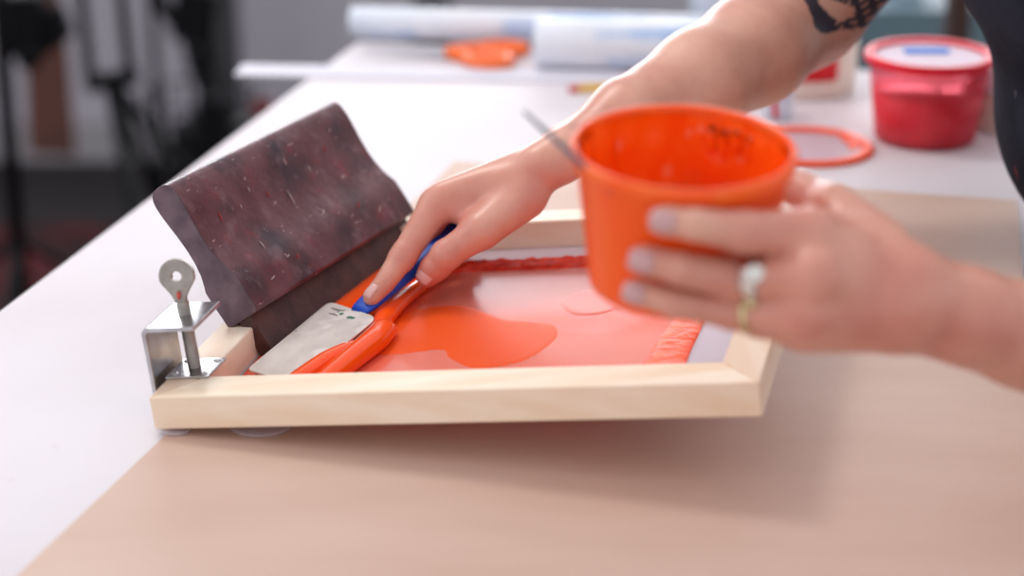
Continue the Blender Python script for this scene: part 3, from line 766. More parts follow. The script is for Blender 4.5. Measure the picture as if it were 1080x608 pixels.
for i, (nm, wt) in enumerate((('idx', 0), ('mid', .33), ('rin', .7), ('pin', 1.))):
    mcp = LHnd[nm][0][0]; w = lerp(D(940, 296, 1.092), D(940, 328, 1.098), wt)
    FL_.cone(Pl, w, mcp, .0165, .0126, .014)
FL_.cone(Pl, D(935, 330, 1.095), D(858, 338, 1.072), .0180, .0130, .014)
FL_.cone(Pl, D(940, 300, 1.092), WL1, .0190, .0225, .012); FL_.cone(Pl, D(940, 325, 1.098), WL2, .0180, .0185, .012)
FL_.cone(Pl, D(925, 270, 1.105), thumbL[0][1], .0180, .0125, .014)
FL_.cone(Pl, D(900, 262, 1.100), D(868, 240, 1.098), .0130, .0100, .012)
FL_.cone(Pl, WL2, D(1085, 358, 1.135), .0190, .0235, .014)
for i in range(len(foreL)-1): FL_.cone(Pl, foreL[i][0], foreL[i+1][0], foreL[i][1], foreL[i+1][1], .012)
for i in range(len(upL)-1): FL_.cone(Pl, upL[i][0], upL[i+1][0], upL[i][1], upL[i+1][1], .02)
TotL = Pl.copy()
for nm in ('idx', 'mid', 'rin', 'pin'):
    A = FL_.new(); pts, rad = LHnd[nm]; FL_.chain(A, pts, rad, .0015)
    FL_.cone(A, pts[1]-(pts[1]-pts[0])*.05, pts[1]+(pts[2]-pts[1])*.07, rad[1]*1.05, rad[1]*1.04, .003)
    FL_.ell(A, lerp(pts[2], pts[3], .9), (rad[3]*1.25, rad[3]*1.03, rad[3]*1.03), .003)
    TotL = np.minimum(TotL, smin(Pl, A, .006))
A = FL_.new(); FL_.chain(A, *thumbL, .002)
TotL = np.minimum(TotL, smin(Pl, A, .009))
# keep the tub itself free of flesh: press the surface back to the tub wall
X = FL_.ax[0][:, None, None]-TBb[0]; Y = FL_.ax[1][None, :, None]-TBb[1]; W = FL_.ax[2][None, None, :]-TBb[2]
hh = X*TAX[0]+Y*TAX[1]+W*TAX[2]; rr = np.sqrt(np.maximum(X*X+Y*Y+W*W-hh*hh, 0))
dcyl = np.maximum(rr-(.0478+.009*np.clip(hh, 0, .075)/.072), np.maximum(-hh, hh-.081)).astype(np.float32)
TotL = np.maximum(TotL, -dcyl)
pL = FL_.surface(TotL)
del Pl, TotL, A, dcyl, hh, rr
# ---- the rest of the body, coarser, mostly outside the picture
HIP = np.array([.635, 1.62, .02]); BEL = np.array([.486, 1.545, .13]); CHE = np.array([.442, 1.535, .30]); NEC = np.array([.475, 1.55, .44])
HEAD = np.array([.435, 1.53, .575])
BD = Field((.13, 1.05, -.91), (.86, 1.98, .74), .0065)
def torso(A, e=0.):
    for c, r in ((HIP, (.11+e, .165+e, .12+e)), (lerp(HIP, BEL, .5)+np.array([.02, 0, 0]), (.105+e, .145+e, .12+e)), (BEL+np.array([.01, 0, 0]), (.105+e, .145+e, .11+e)), (CHE, (.11+e, .165+e, .13+e)), (CHE+np.array([0, 0, .07]), (.09+e, .17+e, .07+e))):
        BD.ell(A, c, r, .05)
    BD.cone(A, CHE+np.array([.0, 0, .08]), SH_R, .06+e, .052+e, .03); BD.cone(A, CHE+np.array([.0, 0, .06]), SH_L, .06+e, .052+e, .03)
def legs(A, e=0.):
    for s_ in (-1, 1):
        h_ = HIP+np.array([0, .085*s_, -.04]); kn = np.array([.615, 1.62+.11*s_, -.43]); an = np.array([.655, 1.62+.12*s_, -.83])
        BD.cone(A, h_, kn, .085+e, .056+e, .03); BD.cone(A, kn, lerp(kn, an, .35), .056+e, .056+e, .02); BD.cone(A, lerp(kn, an, .35), an, .056+e, .038+e, .02)
A = BD.new(.12); torso(A); legs(A)
for s_ in (-1, 1):
    an = np.array([.655, 1.62+.12*s_, -.85]); BD.cone(A, an, an+np.array([-.13, 0, -.02]), .036, .026, .02)
BD.cone(A, NEC, HEAD-np.array([-.03, 0, .04]), .052, .05, .03)
for i in range(len(upR)-1): BD.cone(A, upR[i][0], upR[i+1][0], upR[i][1], upR[i+1][1], .02)
for i in range(len(upL)-1): BD.cone(A, upL[i][0], upL[i+1][0], upL[i][1], upL[i+1][1], .02)
BD.cone(A, foreL[3][0], foreL[4][0], foreL[3][1], foreL[4][1], .01); BD.cone(A, foreL[4][0], foreL[5][0], foreL[4][1], foreL[5][1], .01)
# head looking down to the left at the screen
fd = np.array([-.80, -.08, -.55]); fd /= np.linalg.norm(fd); hup = np.array([-.55, -.05, .83]); hup -= fd*(hup@fd); hup /= np.linalg.norm(hup); hsd = np.cross(fd, hup)
def HP(f, s_, u_): return HEAD+fd*f+hsd*s_+hup*u_
BD.ell(A, HP(-.005, 0, .02), (.092, .074, .098), .02, rot=[fd, hsd, hup]); BD.ell(A, HP(.025, 0, -.045), (.062, .052, .062), .03, rot=[fd, hsd, hup])
BD.cone(A, HP(.082, 0, .005), HP(.104, 0, -.028), .009, .013, .012)
for s_ in (-1, 1): BD.ell(A, HP(-.005, .075*s_, -.01), (.018, .008, .03), .008, rot=[fd, hsd, hup])
# cut away the lower arms that the finer surfaces cover
cutR = lerp(EL_R, SH_R, .30); dR = (SH_R-EL_R)/np.linalg.norm(SH_R-EL_R)
pB = BD.surface(A)
pB = compact(crop(pB, lambda c: ~(((c-cutR)@dR < .0) & (np.linalg.norm(c-lerp(EL_R, cutR, .5), axis=1) < .12))))
pR = compact(crop(pRa, lambda c: (((c-cutR)@dR < .006) | (np.linalg.norm(c-lerp(EL_R, SH_R, .5), axis=1) > .35))))
pL = compact(crop(pL, lambda c: c[:, 0] < .392))
redpts = [(RHnd['idx'][0][1], .010, .5), (RHnd['idx'][0][0], .016, .35), (RHnd['idx'][0][2], .008, .35), (thumbR[0][2], .012, .45), (thumbR[0][3], .014, .75), (D(575, 205, 1.49), .02, .35), (D(489, 238, 1.49), .012, .5)]  # last point: web redness deepened in place of its crease shade
redpts += [(LHnd[k][0][0], .018, .40) for k in ('idx', 'mid', 'rin')]+[(LHnd[k][0][1], .012, .35) for k in ('idx', 'mid', 'rin')]+[(D(930, 330, 1.07), .03, .45), (D(1000, 345, 1.09), .035, .35)]
def red_attr(V_):
    r = np.zeros(len(V_))
    for c, w, a in redpts: r = np.maximum(r, a*np.exp(-((V_-np.asarray(c))**2).sum(1)/(2*w*w)))
    return r
def inpoly(x, y, poly):
    ins = np.zeros(x.shape, bool)
    for i in range(len(poly)):
        (x0, y0), (x1, y1) = poly[i], poly[(i+1) % len(poly)]
        ins ^= ((y0 > y) != (y1 > y)) & (x < (x1-x0)*(y-y0)/(y1-y0+1e-9)+x0)
    return ins
def tattoo_attr(V_):
    # drawn in a local chart on the upper arm (millimetres along and across it), on the side towards the table's near end
    x, y = projv(V_)
    cx, cy = (x-720)*2.764, -(-y)*2.764
    hull = [(345, -60), (352, -5), (366, 22), (378, 50), (384, 78), (405, 99), (430, 95), (462, 84), (505, 88), (540, 76), (585, 46), (640, 6), (720, -50), (620, -90)]
    skin1 = [(398, 10), (420, 36), (440, 52), (466, 64), (492, 48), (506, 26), (470, 10), (430, -4), (410, -30), (392, -25)]
    ins = inpoly(cx, cy, hull) & ~inpoly(cx, cy, skin1)
    sx_ = cx*.80-cy*.60; sy_t = cx*.60+cy*.80        # feathered strokes running along the arm
    n_ = np.sin(sy_t*.33+2.2*np.sin(sx_*.045)+1.1*np.sin(sx_*.11+2))*(.6+.4*np.sin(sx_*.13+sy_t*.05))
    streak = (cx > 440) & (n_ > .50)
    ok = (V_[:, 1]-EL_R[1] < .03) & (np.linalg.norm(V_-EL_R, axis=1) < .16)
    return (ins & ~streak & ok).astype(float)
person = sdf_mesh('person', [pRh, pR, pL, pB], M['skin'], attrs=dict(red=red_attr, tattoo=tattoo_attr), origin=np.array([.63, 1.62, -.9]),
    label='person with an arm tattoo and dark apron, holding spatula and orange tub', cat='person')
# clothes
A = BD.new(.12); torso(A, .006)
for ups in (upR, upL):
    a, b_ = lerp(ups[0][0], ups[3][0], .55), ups[3][0]
    BD.cone(A, a, b_, .058, .062, .02)
zc = BD.ax[2][None, None, :]
A = np.maximum(A, (-.02-zc).astype(np.float32)); A = np.maximum(A, (zc-.455).astype(np.float32))
sdf_mesh('shirt', [BD.surface(A)], M['shirt'], person)
A = BD.new(.12); torso(A, .006); legs(A, .007)
A = np.maximum(A, (zc-.01).astype(np.float32)); A = np.maximum(A, (-.84-zc).astype(np.float32))
sdf_mesh('trousers', [BD.surface(A)], M['jeans'], person)
A = BD.new(.12); torso(A, .016)
xc = BD.ax[0][:, None, None]; yc = BD.ax[1][None, :, None]
A = smin(A, A, .001)
A = np.maximum(A, (zc-.36).astype(np.float32)); A = np.maximum(A, (-.10-zc).astype(np.float32))
A = np.maximum(A, (xc-.52-np.maximum(0, .15-zc)*.7).astype(np.float32))
pa_ = BD.surface(A)
sdf_mesh('apron', [pa_], M['apron'], person, label='dark navy apron speckled with paint')
for s_ in (-1, 1):
    A = BD.new(.12)
    an = np.array([.655, 1.62+.12*s_, -.855]); BD.cone(A, an, an+np.array([-.14, 0, -.012]), .046, .034, .02); BD.cone(A, an, an+np.array([.03, 0, -.005]), .046, .042, .02)
    A = np.maximum(A, (-.898-zc).astype(np.float32))
    sdf_mesh('shoe', [BD.surface(A)], M['shoe'], person)
A = BD.new(.12)
BD.ell(A, HP(-.018, 0, .035), (.098, .084, .100), .02, rot=[fd, hsd, hup]); BD.ell(A, HP(-.115, 0, .03), (.04, .04, .04), .02, rot=[fd, hsd, hup]); BD.ell(A, HP(-.05, 0, -.03), (.05, .07, .06), .02, rot=[fd, hsd, hup])
q = ((xc-HEAD[0])*fd[0]+(yc-HEAD[1])*fd[1]+(zc-HEAD[2])*fd[2]); qu = ((xc-HEAD[0])*hup[0]+(yc-HEAD[1])*hup[1]+(zc-HEAD[2])*hup[2])
A = np.maximum(A, (q-.03-np.clip(qu-.06, 0, 1)*1.5).astype(np.float32))
sdf_mesh('hair', [BD.surface(A)], M['hair'], person, label='brown hair tied back')
for s_ in (-1, 1):
    e = mk('eye', lathe([(math.sin(t)*.0115, -math.cos(t)*.0115) for t in np.linspace(0, math.pi, 12)], HP(.071, .031*s_, .012), fd, 20), M['eye'], person, smooth=True)
    mk('iris', lathe([(.0055, 0), (.004, .001), (0, .0014)], HP(.0817, .031*s_, .012), fd, 16), M['iris'], e, smooth=True)
mk('mouth', tube([HP(.083, -.022, -.062), HP(.092, 0, -.060), HP(.083, .022, -.062)], [.002, .0055, .002], 10), M['lip'], person, smooth=True)
del A
# nails: curved shells on the backs of the fingertips
def nail(pts, rad, toward, m, name='fingernail', w=.72, L=1.25, lift=.0, pos=.88):
    tip, pre = np.asarray(pts[3]), np.asarray(pts[2]); d = tip-pre; seg = np.linalg.norm(d); d /= seg
    nn = np.asarray(toward, float); nn = nn-d*(nn@d); nn /= np.linalg.norm(nn); s_ = np.cross(d, nn)
    r = rad[3]; vs, fs = [], []; nu, nv = 9, 9
    for i in range(nu):
        u_ = -1+2*i/(nu-1)
        for j in range(nv):
            v_ = -1+2*j/(nv-1)
            x = v_*w*math.sqrt(max(0, 1-.45*max(u_, 0)**3))*(1-.12*max(-u_, 0)**2)
            ang = x*1.05
            rr_ = (rad[3]+(rad[2]-rad[3])*.25)*1.015
            c = pre+d*(seg*pos+u_*r*L*.72)
            drop = .0022*max(u_, 0)**2
            vs.append(c+nn*(rr_*math.cos(ang)-drop+lift)+s_*rr_*math.sin(ang))
    for i in range(nu-1):
        for j in range(nv-1): fs.append((i*nv+j, i*nv+j+1, (i+1)*nv+j+1, (i+1)*nv+j))
    o = mk(name, (vs, fs), m, person, smooth=True)
    md = o.modifiers.new('solid', 'SOLIDIFY'); md.thickness = .0006; md.offset = 0
    return o
cam_dir = lambda p: CAM-np.asarray(p)
nail(*RHnd['idx'], (-.35, -.35, .85), M['nail'])
nail(thumbR[0], thumbR[1], (-.55, -.75, -.1), M['nail'], name='thumbnail')
for k_, dv in (('idx', (-.55, -.8, .25)), ('mid', (-.55, -.8, .2)), ('rin', (-.55, -.8, .2))):
    nail(*LHnd[k_], dv, M['nail_l'], w=.85, L=1.25, pos=1.02, lift=.0006)
# rings
def ring_at(c, ax, r, w, m, label, stone=0.):
    prof_ = [(r, -w/2), (r+.0012, -w/2), (r+.0016, 0), (r+.0012, w/2), (r, w/2)]
    return mk('ring', lathe(prof_, c, ax, 48, closed=True), m, person, smooth=True, label=label)
mm = LHnd['mid'][0]; rgm = lerp(mm[0], mm[1], .80); ax_ = mm[1]-mm[0]
r1_ = ring_at(rgm, ax_, .0112, .0085, M['silver'], 'wide bright silver ring on the middle finger of the hand holding the tub')
nn_ = cam_dir(rgm); nn_ = nn_/np.linalg.norm(nn_)
mk('setting', lathe([(.0060, 0), (.0062, .0012), (.004, .0026), (0, .003)], rgm+nn_*.0112+Z*.003, nn_, 20), M['silver'], r1_, smooth=True)
mm = LHnd['rin'][0]; rgm = lerp(mm[0], mm[1], .78); ax_ = mm[1]-mm[0]
ring_at(rgm, ax_, .0102, .004, M['gold'], 'thin pale gold ring on the ring finger of the hand holding the tub')
nn_ = cam_dir(rgm); nn_ = nn_/np.linalg.norm(nn_)
mk('setting', lathe([(.0026, 0), (.0028, .001), (.0016, .0022), (0, .0026)], rgm+nn_*.0108+Z*.004, nn_, 16), M['gold'], person, smooth=True)

# ================================================================== THINGS AT THE BACK OF THE TABLE
# red ink tub
RB = P(972, 150, 0)+U*0; RB = np.array([P(971, 161)[0], P(971, 161)[1], 0])+np.array([.012, .047, 0])
rt = thing('ink_tub', RB, 'clear plastic tub half full of bright red ink with a red-rimmed lid', 'tub')
mk('tub_wall', lathe([(0, 0), (.0455, 0), (.0475, .003), (.0560, .074), (.0560, .078), (.0550, .078), (.0465, .004), (0, .002)], RB, Z, 64), M['clear_red'], rt, smooth=True)
mk('ink', lathe([(0, .0022), (.0468, .004), (.0520, .047), (.0510, .048), (0, .0475)], RB, Z, 64), M['red'], rt, smooth=True, label='bright red ink inside the tub')
rl = mk('lid', lathe([(.0565, .076), (.0600, .076), (.0605, .077), (.0605, .0820), (.0590, .0835), (.0540, .0835), (.0525, .0825), (.0510, .079), (.0560, .078)], RB, Z, 64, closed=True), M['red_lid'], rt, smooth=True, label='red outer ring of the lid')
mk('lid_panel', lathe([(.0, .0788), (.0515, .0788), (.0515, .0796), (0, .0796)], RB, Z, 48), M['lid_panel'], rl, label='translucent lid centre')
mk('tape', box(RB+np.array([.0, .018, .0805]), (.021, 0, 0), (0, .008, 0), Z*.0006), M['tape'], rl, label='strip of blue masking tape on the lid')
# loose lid ring smeared orange
LD = P(852, 157); LD = np.array([LD[0], LD[1], 0])
ll = thing('tub_lid', LD, 'clear plastic tub lid with an orange-inked rim lying between the orange and red tubs', 'lid')
mk('lid_rim', lathe([(.0605, 0), (.0615, .0025), (.0600, .0048), (.0500, .0042), (.0485, .002), (.0500, .0008), (.056, 0)], LD, Z, 64, closed=True), M['or_ring'], ll, smooth=True, label='rim coated in orange ink')
mk('lid_panel', lathe([(0, .0012), (.0522, .0012), (.0522, .0024), (0, .0024)], LD, Z, 48), M['clear'], ll, label='clear lid centre')
mk('ink_smear', tube(spline([LD+np.array([.036, .028, .0028]), LD+np.array([.044, .010, .0028]), LD+np.array([.040, -.012, .0028])], 6), [.002, .004, .005, .006, .005, .006, .007, .006, .005, .006, .004, .003, .002], 12, flat=.25, up=Z), M['or_ring'], ll, smooth=True)
# cream tub with red label behind
CB = P(868, 106); CB = np.array([CB[0], CB[1]+.055, 0])+np.array([-.018, 0, 0])
ct = thing('cream_tub', CB, 'cream plastic tub with a red square label, partly behind the tattooed arm', 'tub')
mk('tub_wall', lathe([(0, 0), (.056, 0), (.058, .003), (.0600, .070), (.0585, .072), (0, .072)], CB, Z, 56), M['cream'], ct, smooth=True)
lb = []
fsl = []
for i in range(15):
    ang = math.radians(-128+62*i/14+8)
    for z_ in (.020, .056): lb.append(CB+np.array([math.cos(ang)*.0604, math.sin(ang)*.0604, z_]))
for i in range(14): fsl.append((2*i, 2*i+1, 2*i+3, 2*i+2))
o = mk('label_patch', (lb, fsl), M['labelred'], ct, smooth=True, label='plain red square label'); md = o.modifiers.new('s', 'SOLIDIFY'); md.thickness = .0006
mk('lid', lathe([(0, .072), (.061, .072), (.0625, .074), (.0625, .081), (.060, .083), (0, .0832)], CB, Z, 56), M['clear_red'], ct, smooth=True, label='pinkish translucent lid')
mk('lid_ring', lathe([(.0615, .073), (.0635, .074), (.0640, .078), (.0620, .0845), (.057, .0845), (.057, .0825), (.0615, .082)], CB, Z, 56, closed=True), M['red_lid'], ct, smooth=True, label='red rim of the lid')
# cream jar at the right, behind the red tub
JB = P(1046, 142); JB = np.array([JB[0]+.012, JB[1]+.03, 0])
jr = thing('cream_jar', JB, 'short cream jar with white lid standing right of the red tub beside the apron', 'jar')
mk('jar_body', lathe([(0, 0), (.029, 0), (.031, .003), (.031, .034), (.028, .040), (0, .040)], JB, Z, 40), M['cream'], jr, smooth=True)
mk('lid', lathe([(0, .040), (.0315, .040), (.032, .042), (.032, .060), (.030, .062), (0, .062)], JB, Z, 40), mat('white_lid', (236, 234, 240), .4), jr, smooth=True, label='white lid')
# small glass with a red streak
GB = P(822, 128); GB = np.array([GB[0], GB[1]+.012, 0])
gl = thing('glass_jar', GB, 'tiny clear glass jar with a red streak behind the orange tub rim', 'jar')
mk('jar_body', lathe([(0, 0), (.014, 0), (.015, .002), (.015, .030), (.0125, .034), (.0125, .038), (.0115, .038), (.0115, .034), (.0138, .030), (.0138, .003), (0, .002)], GB, Z, 32), M['glass'], gl, smooth=True)
mk('red_streak', box(GB+np.array([-.006, -.0142, .018]), (.0028, 0, 0), (0, .0008, 0), (-.002, 0, .015)), M['labelred'], gl, bevel=.0004)
# glass jar at the very back
G2 = P(757, 34); G2 = np.array([G2[0], G2[1]+.0, 0])
g2 = thing('glass_jar', G2, 'clear glass jar standing at the right end of the plastic rolls', 'jar')
mk('jar_body', lathe([(0, 0), (.030, 0), (.033, .003), (.034, .03), (.030, .06), (.022, .072), (.022, .082), (.0205, .082), (.0205, .072), (.028, .06), (.032, .03), (.031, .004), (0, .002)], G2, Z, 40), M['glass'], g2, smooth=True)
mk('neck_thread', lathe([(.0222, .074), (.0236, .075), (.0222, .076), (.0236, .079), (.0222, .080)], G2, Z, 32), M['glass'], g2, smooth=True)

# rolls of plastic film
def roll(a, b_, r0, label, group=None):
    t = thing('film_roll', (np.asarray(a)+np.asarray(b_))/2-Z*r0, label, 'roll', group)
    d = (b_-a)/np.linalg.norm(b_-a)
    L_ = np.linalg.norm(b_-a)
    mk('wrapped_film', lathe([(r0*.55, .0), (r0*.97, 0), (r0, .003), (r0*1.0, L_*.33), (r0*.985, L_*.34), (r0*1.01, L_*.7), (r0, L_-.003), (r0*.97, L_), (r0*.55, L_)], a, d, 40, closed=True), M['roll'], t, smooth=True)
    mk('core', lathe([(r0*.40, -.002), (r0*.56, -.002), (r0*.56, L_+.002), (r0*.40, L_+.002)], a, d, 32, closed=True), M['core'], t, smooth=True, label='grey cardboard core')
    return t
ra0 = P(371, 40, 0); r0 = .0178
A0 = np.array([ra0[0], ra0[1], r0]); B0_ = P(742, 50, 0); B0_ = np.array([B0_[0], B0_[1]-.0, r0])
roll(A0, B0_, r0, 'thin long roll of clear blue-printed film overhanging the left table edge')
A1 = P(566, 78, 0); B1 = P(738, 84, 0); r1v = .0265
A1 = np.array([A1[0], A1[1]+.028, r1v]); B1 = np.array([B1[0]+.03, B1[1]+.028, r1v])
A0m = A0
roll(A1, B1, r1v, 'thick short roll of clear film in front of the thin long roll')
# ruler
q0, q1, q2 = P(247, 65), P(247, 81), P(640, 88)
rd = (P(640, 88)-P(247, 81)); rd /= np.linalg.norm(rd); rn = np.cross(Z, rd); Wd = .045
R0 = P(247, 81)
rul = thing('ruler', R0+rd*.2+Z*.0, 'long pale metal ruler poking out past the left table edge', 'ruler')
mk('ruler_strip', box(R0+rd*.205+rn*Wd/2+Z*.0013, rd*.205, rn*Wd/2, Z*.0010), M['ruler'], rul, bevel=.0003)
tk = [box(R0+rd*(.005+.01*i)+rn*(.004+.002*(i % 5 == 0))+Z*.0024, rd*.0005, rn*(.004+.002*(i % 5 == 0)), Z*.00008) for i in range(40)]
mk('graduations', join(*tk), M['tick'], rul, label='row of dark measuring marks')
# scissors
sc0 = P(505, 62)
sx = np.array([1., -.04, 0]); sx /= np.linalg.norm(sx); sy = np.cross(Z, sx)
scs = thing('scissors', sc0, 'orange-handled scissors lying on the table in front of the film roll', 'scissors')
def loop(cx, cy, a, b_, ang, r_, z_):
    pts = []
    for k in range(25):
        t = 2*math.pi*k/24; x, y = a*math.cos(t), b_*math.sin(t)
        pts.append(sc0+sx*(cx+x*math.cos(ang)-y*math.sin(ang))+sy*(cy+x*math.sin(ang)+y*math.cos(ang))+Z*z_)
    return tube(pts, r_, 10)
mk('handle', join(loop(.022, .016, .027, .016, .15, .0062, .0072), tube([sc0+sx*-.005+sy*.012+Z*.007, sc0+sx*-.035+sy*.004+Z*.007], [.009, .006], 12)), M['sciss'], scs, smooth=True)
mk('handle', join(loop(.012, -.030, .024, .018, -.35, .0062, .0072), tube([sc0+sx*-.004+sy*-.018+Z*.007, sc0+sx*-.035+sy*-.002+Z*.007], [.009, .006], 12)), M['sciss'], scs, smooth=True)
for s_ in (-1, 1):
    mk('blade', prism([sc0+sx*-.03+sy*(.006*s_+.004)+Z*(.0065+.001*s_), sc0+sx*-.03+sy*(.006*s_-.006)+Z*(.0065+.001*s_), sc0+sx*-.125+sy*(.004*s_+.010)+Z*(.0065+.001*s_)], Z*.0012), M['blade'], scs)
mk('pivot', lathe([(.004, 0), (.004, .002), (0, .003)], sc0+sx*-.036+Z*.008, Z, 16), M['blade'], scs, smooth=True)
# pencil
pc0, pc1 = P(600, 94, .004), P(655, 91, .004)
pd_ = pc1-pc0
pn = thing('pencil', pc0+Z*-.004, 'yellow pencil with a red end lying in front of the thick film roll', 'pencil')
mk('barrel', tube([pc0+pd_*.18, pc0+pd_*2.2], .0040, 6), M['pencil'], pn)
mk('eraser', tube([pc0, pc0+pd_*.10, pc0+pd_*.18], [.0034, .0038, .0038], 12), M['pencil_r'], pn, smooth=True)
mk('point', tube([pc0+pd_*2.2, pc0+pd_*2.5], [.0038, .0004], 12), M['pencil_w'], pn, smooth=True)
# folded white cloth-like paper beyond scissors
mk('paper_scrap', prism([P(575, 70, .0004), P(600, 72, .0004), P(585, 50, .0004), P(562, 52, .0004)], Z*.0004), mat('white_paper', (244, 240, 244), .6), label='small scrap of white paper right of the scissors', cat='paper')

# ================================================================== BEHIND THE TABLE
mk('rug', prism([np.array(p) for p in ((-2.2, 3.0, -.8995), (-.52, 3.0, -.8995), (-.35, 4.25, -.8995), (-2.2, 4.25, -.8995))], (0, 0, .004)), M['rug'],
   label='dark red patterned rug on the floor at the foot of the stands', cat='rug')
def seg(px0, py0, px1, py1, dep, r0_, r1_=None, n=12, dep2=None):
    return tube([D(px0, py0, dep), D(px1, py1, dep2 or dep)], [r0_, r1_ if r1_ is not None else r0_], n)
def extend(a, b_, z):   # continue a->b until height z
    t = (z-a[2])/(b_[2]-a[2]); return a+(b_-a)*t
# light stand 1 (left edge)
d1 = 3.55
s1b = D(13, 200, d1); s1 = thing('light_stand', np.array([s1b[0], s1b[1], -.9]), 'black studio light stand, leftmost, with a bulky clamp', 'stand', None)
mk('pole', tube([np.array([s1b[0], s1b[1], -.885]), np.array([s1b[0]+.008, s1b[1], .45])], .014, 16), M['black'], s1, smooth=True)
for dx, dy in ((.0, -.30), (-.30, .15), (.30, .18)):
    mk('leg', tube([np.array([s1b[0], s1b[1], -.62]), np.array([s1b[0]+dx, s1b[1]+dy, -.884])], .0095, 12), M['black'], s1, smooth=True)
hb_ = D(22, 25, d1)
mk('clamp_head', join(box(hb_, (.045, 0, 0), (0, .03, 0), (0, 0, .055)), box(hb_+np.array([.05, 0, -.01]), (.03, 0, .02), (0, .02, 0), (-.01, 0, .03))), M['blackp'], s1, bevel=.008)
mk('knob', lathe([(0, 0), (.018, 0), (.02, .01), (.018, .03), (0, .032)], hb_+np.array([.02, -.06, -.05]), (0, 1, 0), 20), M['blackp'], s1, smooth=True)
# stand 2: twin tubes, collar and single leg
d2 = 3.5
s2b = D(130, 215, d2); s2 = thing('light_stand', np.array([s2b[0], s2b[1], -.9]), 'black folding stand with three tubes meeting a collar, second from left', 'stand')
for a, b_ in (((82, -40), (96, 90)), ((124, -40), (138, 90))):
    p, q_ = D(*a, d2), D(*b_, d2)
    mk('tube', tube([p+(p-q_)*2.2, q_], .0095, 12), M['black'], s2, smooth=True)
mk('collar', box(D(119, 84, d2), (.042, 0, .006), (0, .02, 0), (0, 0, .014)), M['blackp'], s2, bevel=.004)
p, q_ = D(118, 92, d2), D(140, 215, d2)
mk('leg', tube([p, extend(p, q_, -.888)], [.013, .011], 12), M['black'], s2, smooth=True)
for dx, dy in ((.30, .25), (.05, .40)):
    mk('leg', tube([p+np.array([0, .02, 0]), np.array([p[0]+dx, p[1]+dy, -.888])], [.011, .009], 12), M['black'], s2, smooth=True)
# stand 3: dark machine head with drooping cable and wire basket
d3 = 4.0
s3b = D(222, 160, d3); s3 = thing('boom_stand', np.array([s3b[0], s3b[1], -.9]), 'black boom stand with drooping arm, in front of the grey curtain post', 'stand')
mk('pole', tube([np.array([s3b[0], s3b[1], -.885]), D(214, 0, d3)+Z*0, D(205, -60, d3)], .018, 14), M['black'], s3, smooth=True)
mk('arm', tube(spline([D(150, -40, d3), D(172, 5, d3), D(192, 30, d3), D(214, 42, d3)], 6), [.016]*19, 12), M['black'], s3, smooth=True)
mk('head', box(D(206, 14, d3), (.04, 0, -.01), (0, .03, 0), (.01, 0, .055)), M['blackp'], s3, bevel=.01)
mk('cable', tube(spline([D(196, 35, d3), D(204, 70, d3), D(219, 110, d3), D(226, 160, d3), D(224, 220, d3)], 6), .012, 10), M['black'], s3, smooth=True)
mk('tool_box', box(D(226, 130, d3), (.032, 0, 0), (0, .03, 0), (0, 0, .055)), M['blackp'], s3, bevel=.006)
for dx, dy in ((-.12, -.1), (.14, -.1), (0, .12)):
    mk('leg', tube([np.array([s3b[0], s3b[1], -.65]), np.array([s3b[0]+dx, s3b[1]+dy, -.888])], .011, 12), M['black'], s3, smooth=True)
# wire basket on floor
wb = D(214, 150, 4.30); wbz = np.array([wb[0], wb[1], -.9])
bk = thing('wire_basket', wbz, 'dark wire basket standing on the floor behind the boom stand', 'basket')
rings = [lathe([(r_, z_-.003), (r_+.004, z_), (r_, z_+.003), (r_-.004, z_)], wbz, Z, 32, closed=True) for r_, z_ in ((.09, .01), (.10, .12), (.115, .24), (.12, .33))]
wires = [tube([wbz+np.array([math.cos(t)*.09, math.sin(t)*.09, .01]), wbz+np.array([math.cos(t)*.12, math.sin(t)*.12, .33])], .004, 6) for t in np.linspace(0, 2*math.pi, 17)[:-1]]
mk('wire_frame', join(*rings, *wires), M['black'], bk, smooth=True)
mk('contents', box(wbz+Z*.15, (.06, 0, 0), (0, .06, 0), (0, 0, .12)), M['blackp'], bk, bevel=.02)
# grey post
gp = D(243, 120, 4.72)
mk('post', join(abox(gp[0]-.028, gp[0]+.028, gp[1]-.02, gp[1]+.02, -.9, 1.6), abox(gp[0]-.05, gp[0]+.05, gp[1]-.04, gp[1]+.04, -.9, -.88)), mat('post_grey', (70, 70, 74), .6), bevel=.004,
   label='dark grey square post standing behind the left end of the table', cat='post')
# black post at left of it
# brown leather piece hanging
bl = D(52, 100, 4.15)
pts = [D(28, -20, 4.2), D(60, -20, 4.2), D(72, 60, 4.2), D(80, 166, 4.2), D(30, 162, 4.2), D(26, 60, 4.2)]
hide = [p+np.array([0, .0, 0]) for p in pts]
mk('leather_apron', prism(hide, (0, .008, 0)), M['brown'], bevel=.003, label='long brown leather apron hanging from the rack behind the leftmost stand', cat='apron')
rk = thing('rack', np.array([bl[0], bl[1]+.03, -.9]), 'black garment rack carrying the brown leather apron', 'rack')
for dx in (-.35, .22): mk('upright', tube([np.array([bl[0]+dx-.05, 4.27, -.9]), np.array([bl[0]+dx-.05, 4.27, .3])], .010, 10), M['black'], rk, smooth=True)
mk('crossbar', tube([np.array([bl[0]-.40, 4.27, .3]), np.array([bl[0]+.18, 4.27, .3])], .010, 10), M['black'], rk, smooth=True)
mk('strap', join(box(np.array([bl[0]-.01, 4.262, .02]), (.008, 0, 0), (0, .002, 0), (0, 0, .29)), box(np.array([bl[0]-.06, 4.262, .02]), (.008, 0, 0), (0, .002, 0), (0, 0, .29))), M['brown'], rk)
